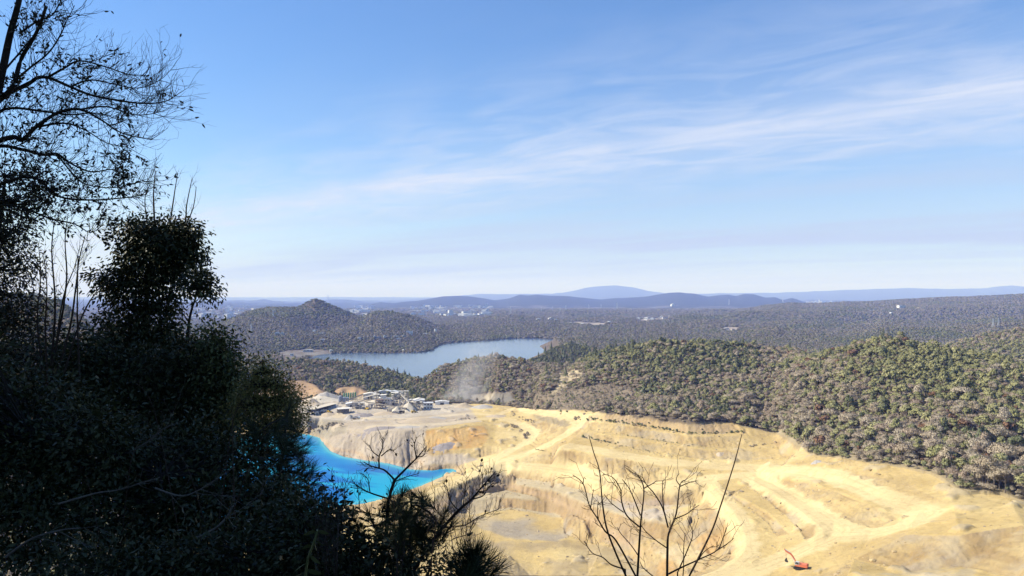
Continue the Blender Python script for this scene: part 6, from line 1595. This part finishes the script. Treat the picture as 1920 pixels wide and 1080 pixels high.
bare('bare_shrub', 'leafless brown shrub with two long whip canes at the bottom centre', D_(1215, 4.5), 4.5, [
    (c2((1190, 960), (1205, 700), (1215, 560), (1235, 350), (1200, 255)), 3.2, 1.0), (c2((1390, 960), (1392, 760), (1400, 640), (1450, 510), (1475, 320), (1512, 285)), 3.4, 1.0),
    (c2((1130, 960), (1000, 650), (960, 450), (940, 230), (900, 100), (868, -15)), 2.4, .9), (c2((1540, 920), (1680, 640), (1745, 460), (1820, 230), (1855, 110), (1888, -20)), 2.4, .9),
    (c2((1180, 925), (1050, 690), (980, 630), (925, 540), (870, 450), (830, 310), (760, 250)), 2.4, .9), (c2((1110, 880), (1020, 850), (960, 800), (890, 770), (835, 690)), 2.0, .8),
    (c2((1210, 600), (1120, 520), (1085, 420), (1080, 350), (1030, 270), (965, 245)), 2.0, .8), (c2((1212, 520), (1160, 390), (1130, 330), (1090, 280)), 1.6, .8), (c2((1396, 600), (1360, 470), (1300, 370), (1255, 320), (1225, 265)), 2.0, .8),
    (c2((1440, 545), (1520, 510), (1560, 480), (1605, 450)), 1.5, .7), (c2((1392, 915), (1480, 870), (1600, 815), (1720, 755), (1760, 680), (1785, 600)), 2.2, .8), (c2((1720, 755), (1790, 710), (1835, 672)), 1.4, .7),
    (c2((1392, 740), (1320, 690), (1250, 630), (1220, 590)), 1.6, .8), (c2((1460, 900), (1530, 740), (1560, 640), (1525, 540)), 1.7, .8), (c2((1235, 340), (1290, 310), (1320, 290)), 1.4, .8), (c2((1470, 330), (1540, 300), (1590, 290)), 1.3, .7), (c2((1370, 500), (1360, 400), (1358, 290)), 1.6, .8),
    (c2((1475, 320), (1450, 280), (1470, 240)), 1.2, .7), (c2((1100, 500), (1020, 440), (970, 380)), 1.4, .7), (c2((880, 470), (890, 400), (900, 345)), 1.2, .6), (c2((830, 310), (835, 270), (850, 280)), 1.2, .6), (c2((1205, 800), (1150, 720), (1080, 640), (1060, 600)), 1.4, .7), (c2((930, 550), (925, 480), (930, 430)), 1.2, .6), (c2((1500, 860), (1500, 740), (1510, 640)), 1.3, .7), (c2((1600, 815), (1640, 760), (1700, 720)), 1.2, .6), (c2((1300, 930), (1230, 870), (1210, 830)), 1.4, .7)],
    M_TWIG, 20, (.03, .12), .3, None, .05, .0016, .80, cane=True)
# saplings at the left: slim bare stems against the sky
bare('bare_sapling', 'clump of slim leafless saplings rising against the pale sky left of the dark evergreen', D_(110, 9.5), 9.5, [
    ([(60, 1080), (85, 800), (100, 640), (103, 560), (97, 470), (102, 415)], 3, .7), ([(95, 700), (115, 600), (125, 520), (122, 450), (128, 400)], 2.2, .6), ([(100, 720), (130, 620), (142, 540), (148, 490), (160, 440)], 2.4, .6),
    ([(90, 760), (85, 620), (88, 540), (82, 480)], 2, .6), ([(105, 650), (118, 560), (140, 500), (150, 460)], 1.6, .5), ([(150, 720), (145, 600), (146, 500), (147, 480)], 2, .7), ([(120, 700), (155, 590), (190, 535), (215, 505)], 1.8, .5), ([(80, 700), (70, 600), (76, 520), (72, 455)], 1.6, .5)],
    M_TWIG, 6, (.10, .32), .5, None, .12, .0028, cat='tree')
bare('bare_sapling', 'thin upright bare shoots standing out of the top of the dark evergreen', D_(300, 12.2), 12.2, [
    ([(310, 1080), (300, 600), (290, 420), (288, 360), (292, 320)], 3, .6), ([(300, 600), (318, 430), (326, 370), (333, 325)], 2, .6), ([(310, 600), (345, 430), (350, 385), (360, 335)], 2.2, .6), ([(295, 500), (275, 410), (272, 370), (278, 350)], 1.6, .5), ([(345, 430), (362, 390), (368, 350)], 1.4, .5)],
    M_TWIG, 4, (.08, .22), .6, None, .1, .003, cat='tree')
st_ = []
for k in range(9):
    x0 = R6.uniform(130, 470); y1 = R6.uniform(760, 960); dx = R6.gauss(0, 60)
    st_.append(([(x0, 1090), (x0 + dx * .4, (1090 + y1) / 2 + 20), (x0 + dx, y1), (x0 + dx * 1.6 + R6.gauss(0, 8), y1 - R6.uniform(20, 60))], 1.5, .5))
bare('dry_stems', 'dry brown stems leaning thin among the leaves of the shaded thicket', D_(280, 6.3), 6.3, st_, M_TWIG, 3, (.06, .2), .3, None, .25, .0016, .8, cat='plant', n=3)
st_ = []
for k in range(22):
    x0 = R6.uniform(590, 900); y1 = R6.uniform(905, 1000); dx = R6.gauss(0, 22)
    st_.append(([(x0, 1095), (x0 + dx * .5, (1095 + y1) / 2 + 10), (x0 + dx, y1)], 1.6, .6))
bare('brushwood', 'low tangle of fine dark twigs along the brow under the leafless pines', D_(740, 5.2), 5.2, st_, M_TWIG, 22, (.03, .12), .4, None, .25, .0013, .75, n=3)
# dead wood and a broad leaved plant on the shaded slope
def fallen(label, pix, Y, a, c):
    p0 = at(pix[0][0], pix[0][1], Y); t = tag(empty('fallen_branch', p0), label, 'branch'); k = Y / F; W = MB(); tips = []
    p, r = curve_pts([(x - p0, rr) for x, rr in limb(pix, Y, a * k, c * k, .05)], 4); m = MB(); m.tube(p, r, 6); m.build('stem', M_DEAD, t, smooth=True)
    for q in range(4):
        o, d = along(p, R6.uniform(.2, .9)); twig(W, o, d + Vector((R6.gauss(0, .5), 0, R6.gauss(0, .5))), R6.uniform(.1, .3), .003, 1, tips, .2, 0, 4)
    W.build('twigs', M_DEAD, t)
fallen('pale dead branch lying low across the bottom left of the slope', [(10, 1045), (60, 1010), (110, 995), (145, 990)], 5.0, 2.5, 1)
fallen('pale curved dead stick in the bottom of the thicket left of the pine', [(370, 1010), (405, 990), (425, 970), (438, 948)], 5.5, 3, 1.4)
fallen('thin grey dead branch slanting through the middle of the shaded thicket', [(110, 945), (180, 925), (225, 918), (300, 895)], 6.0, 2.2, .8)
fallen('thin dead branch slanting up right in the dark thicket before the lake', [(290, 915), (340, 930), (380, 915), (440, 875)], 6.0, 2, .8)
fallen('dead twig leaning in the upper thicket under the evergreen', [(240, 850), (275, 830), (305, 805), (330, 795)], 7.0, 2, .8)
def plant():
    b = Vector(D_(585, 3.6)); b.z = at(585, 1100, 3.6).z - .35; t = tag(empty('broad_leaved_plant', b), 'plant with large drooping grey green leaves at the bottom edge', 'plant')
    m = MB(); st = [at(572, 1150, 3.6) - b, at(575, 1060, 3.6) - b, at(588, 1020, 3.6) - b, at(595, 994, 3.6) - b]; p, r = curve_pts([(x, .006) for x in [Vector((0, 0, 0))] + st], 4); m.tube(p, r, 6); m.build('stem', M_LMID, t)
    for (px, py, dx, dz, L) in [(596, 994, .9, -.1, .06), (595, 996, -.8, .2, .07), (590, 1012, .8, -.3, .06), (586, 1022, -.9, -.1, .07), (580, 1040, .9, -.4, .07), (577, 1055, -.9, -.2, .08), (575, 1068, .9, -.1, .08), (590, 1015, .2, -.9, .05)]:
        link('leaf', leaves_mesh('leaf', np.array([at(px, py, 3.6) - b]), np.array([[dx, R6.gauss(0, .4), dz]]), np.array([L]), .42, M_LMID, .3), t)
plant()
# ---- unseen trees added to shade the foreground, outside the view
SHD = crown_mesh('crown', 900, 5.5, 17.0, 4.0, 16, 6000, .6, M_DARK, 0.8)
SHT = trunk_mesh('trunk', 901, 13.0, 0.35, 9, 3.0)
for k, (x_, y_) in enumerate([(-21, -4), (-20, 3), (-22, 9.5), (-24, 16), (-14, -7), (-27, 1), (-9, -9), (-27, 21), (-3, -8), (3.5, -8.5), (9, -8)]):
    t = tag(empty('evergreen_tree', (x_, y_, float(near_z(x_, y_)) - .2), k * 1.3), 'tall dense evergreen added beside the viewpoint for its shade, outside the view', 'tree', 'trees added to shade the viewpoint')
    s = .95 + .1 * (k % 3); t.scale = (s, s, s * 1.1); link('crown', SHD, t); link('trunk', SHT, t)
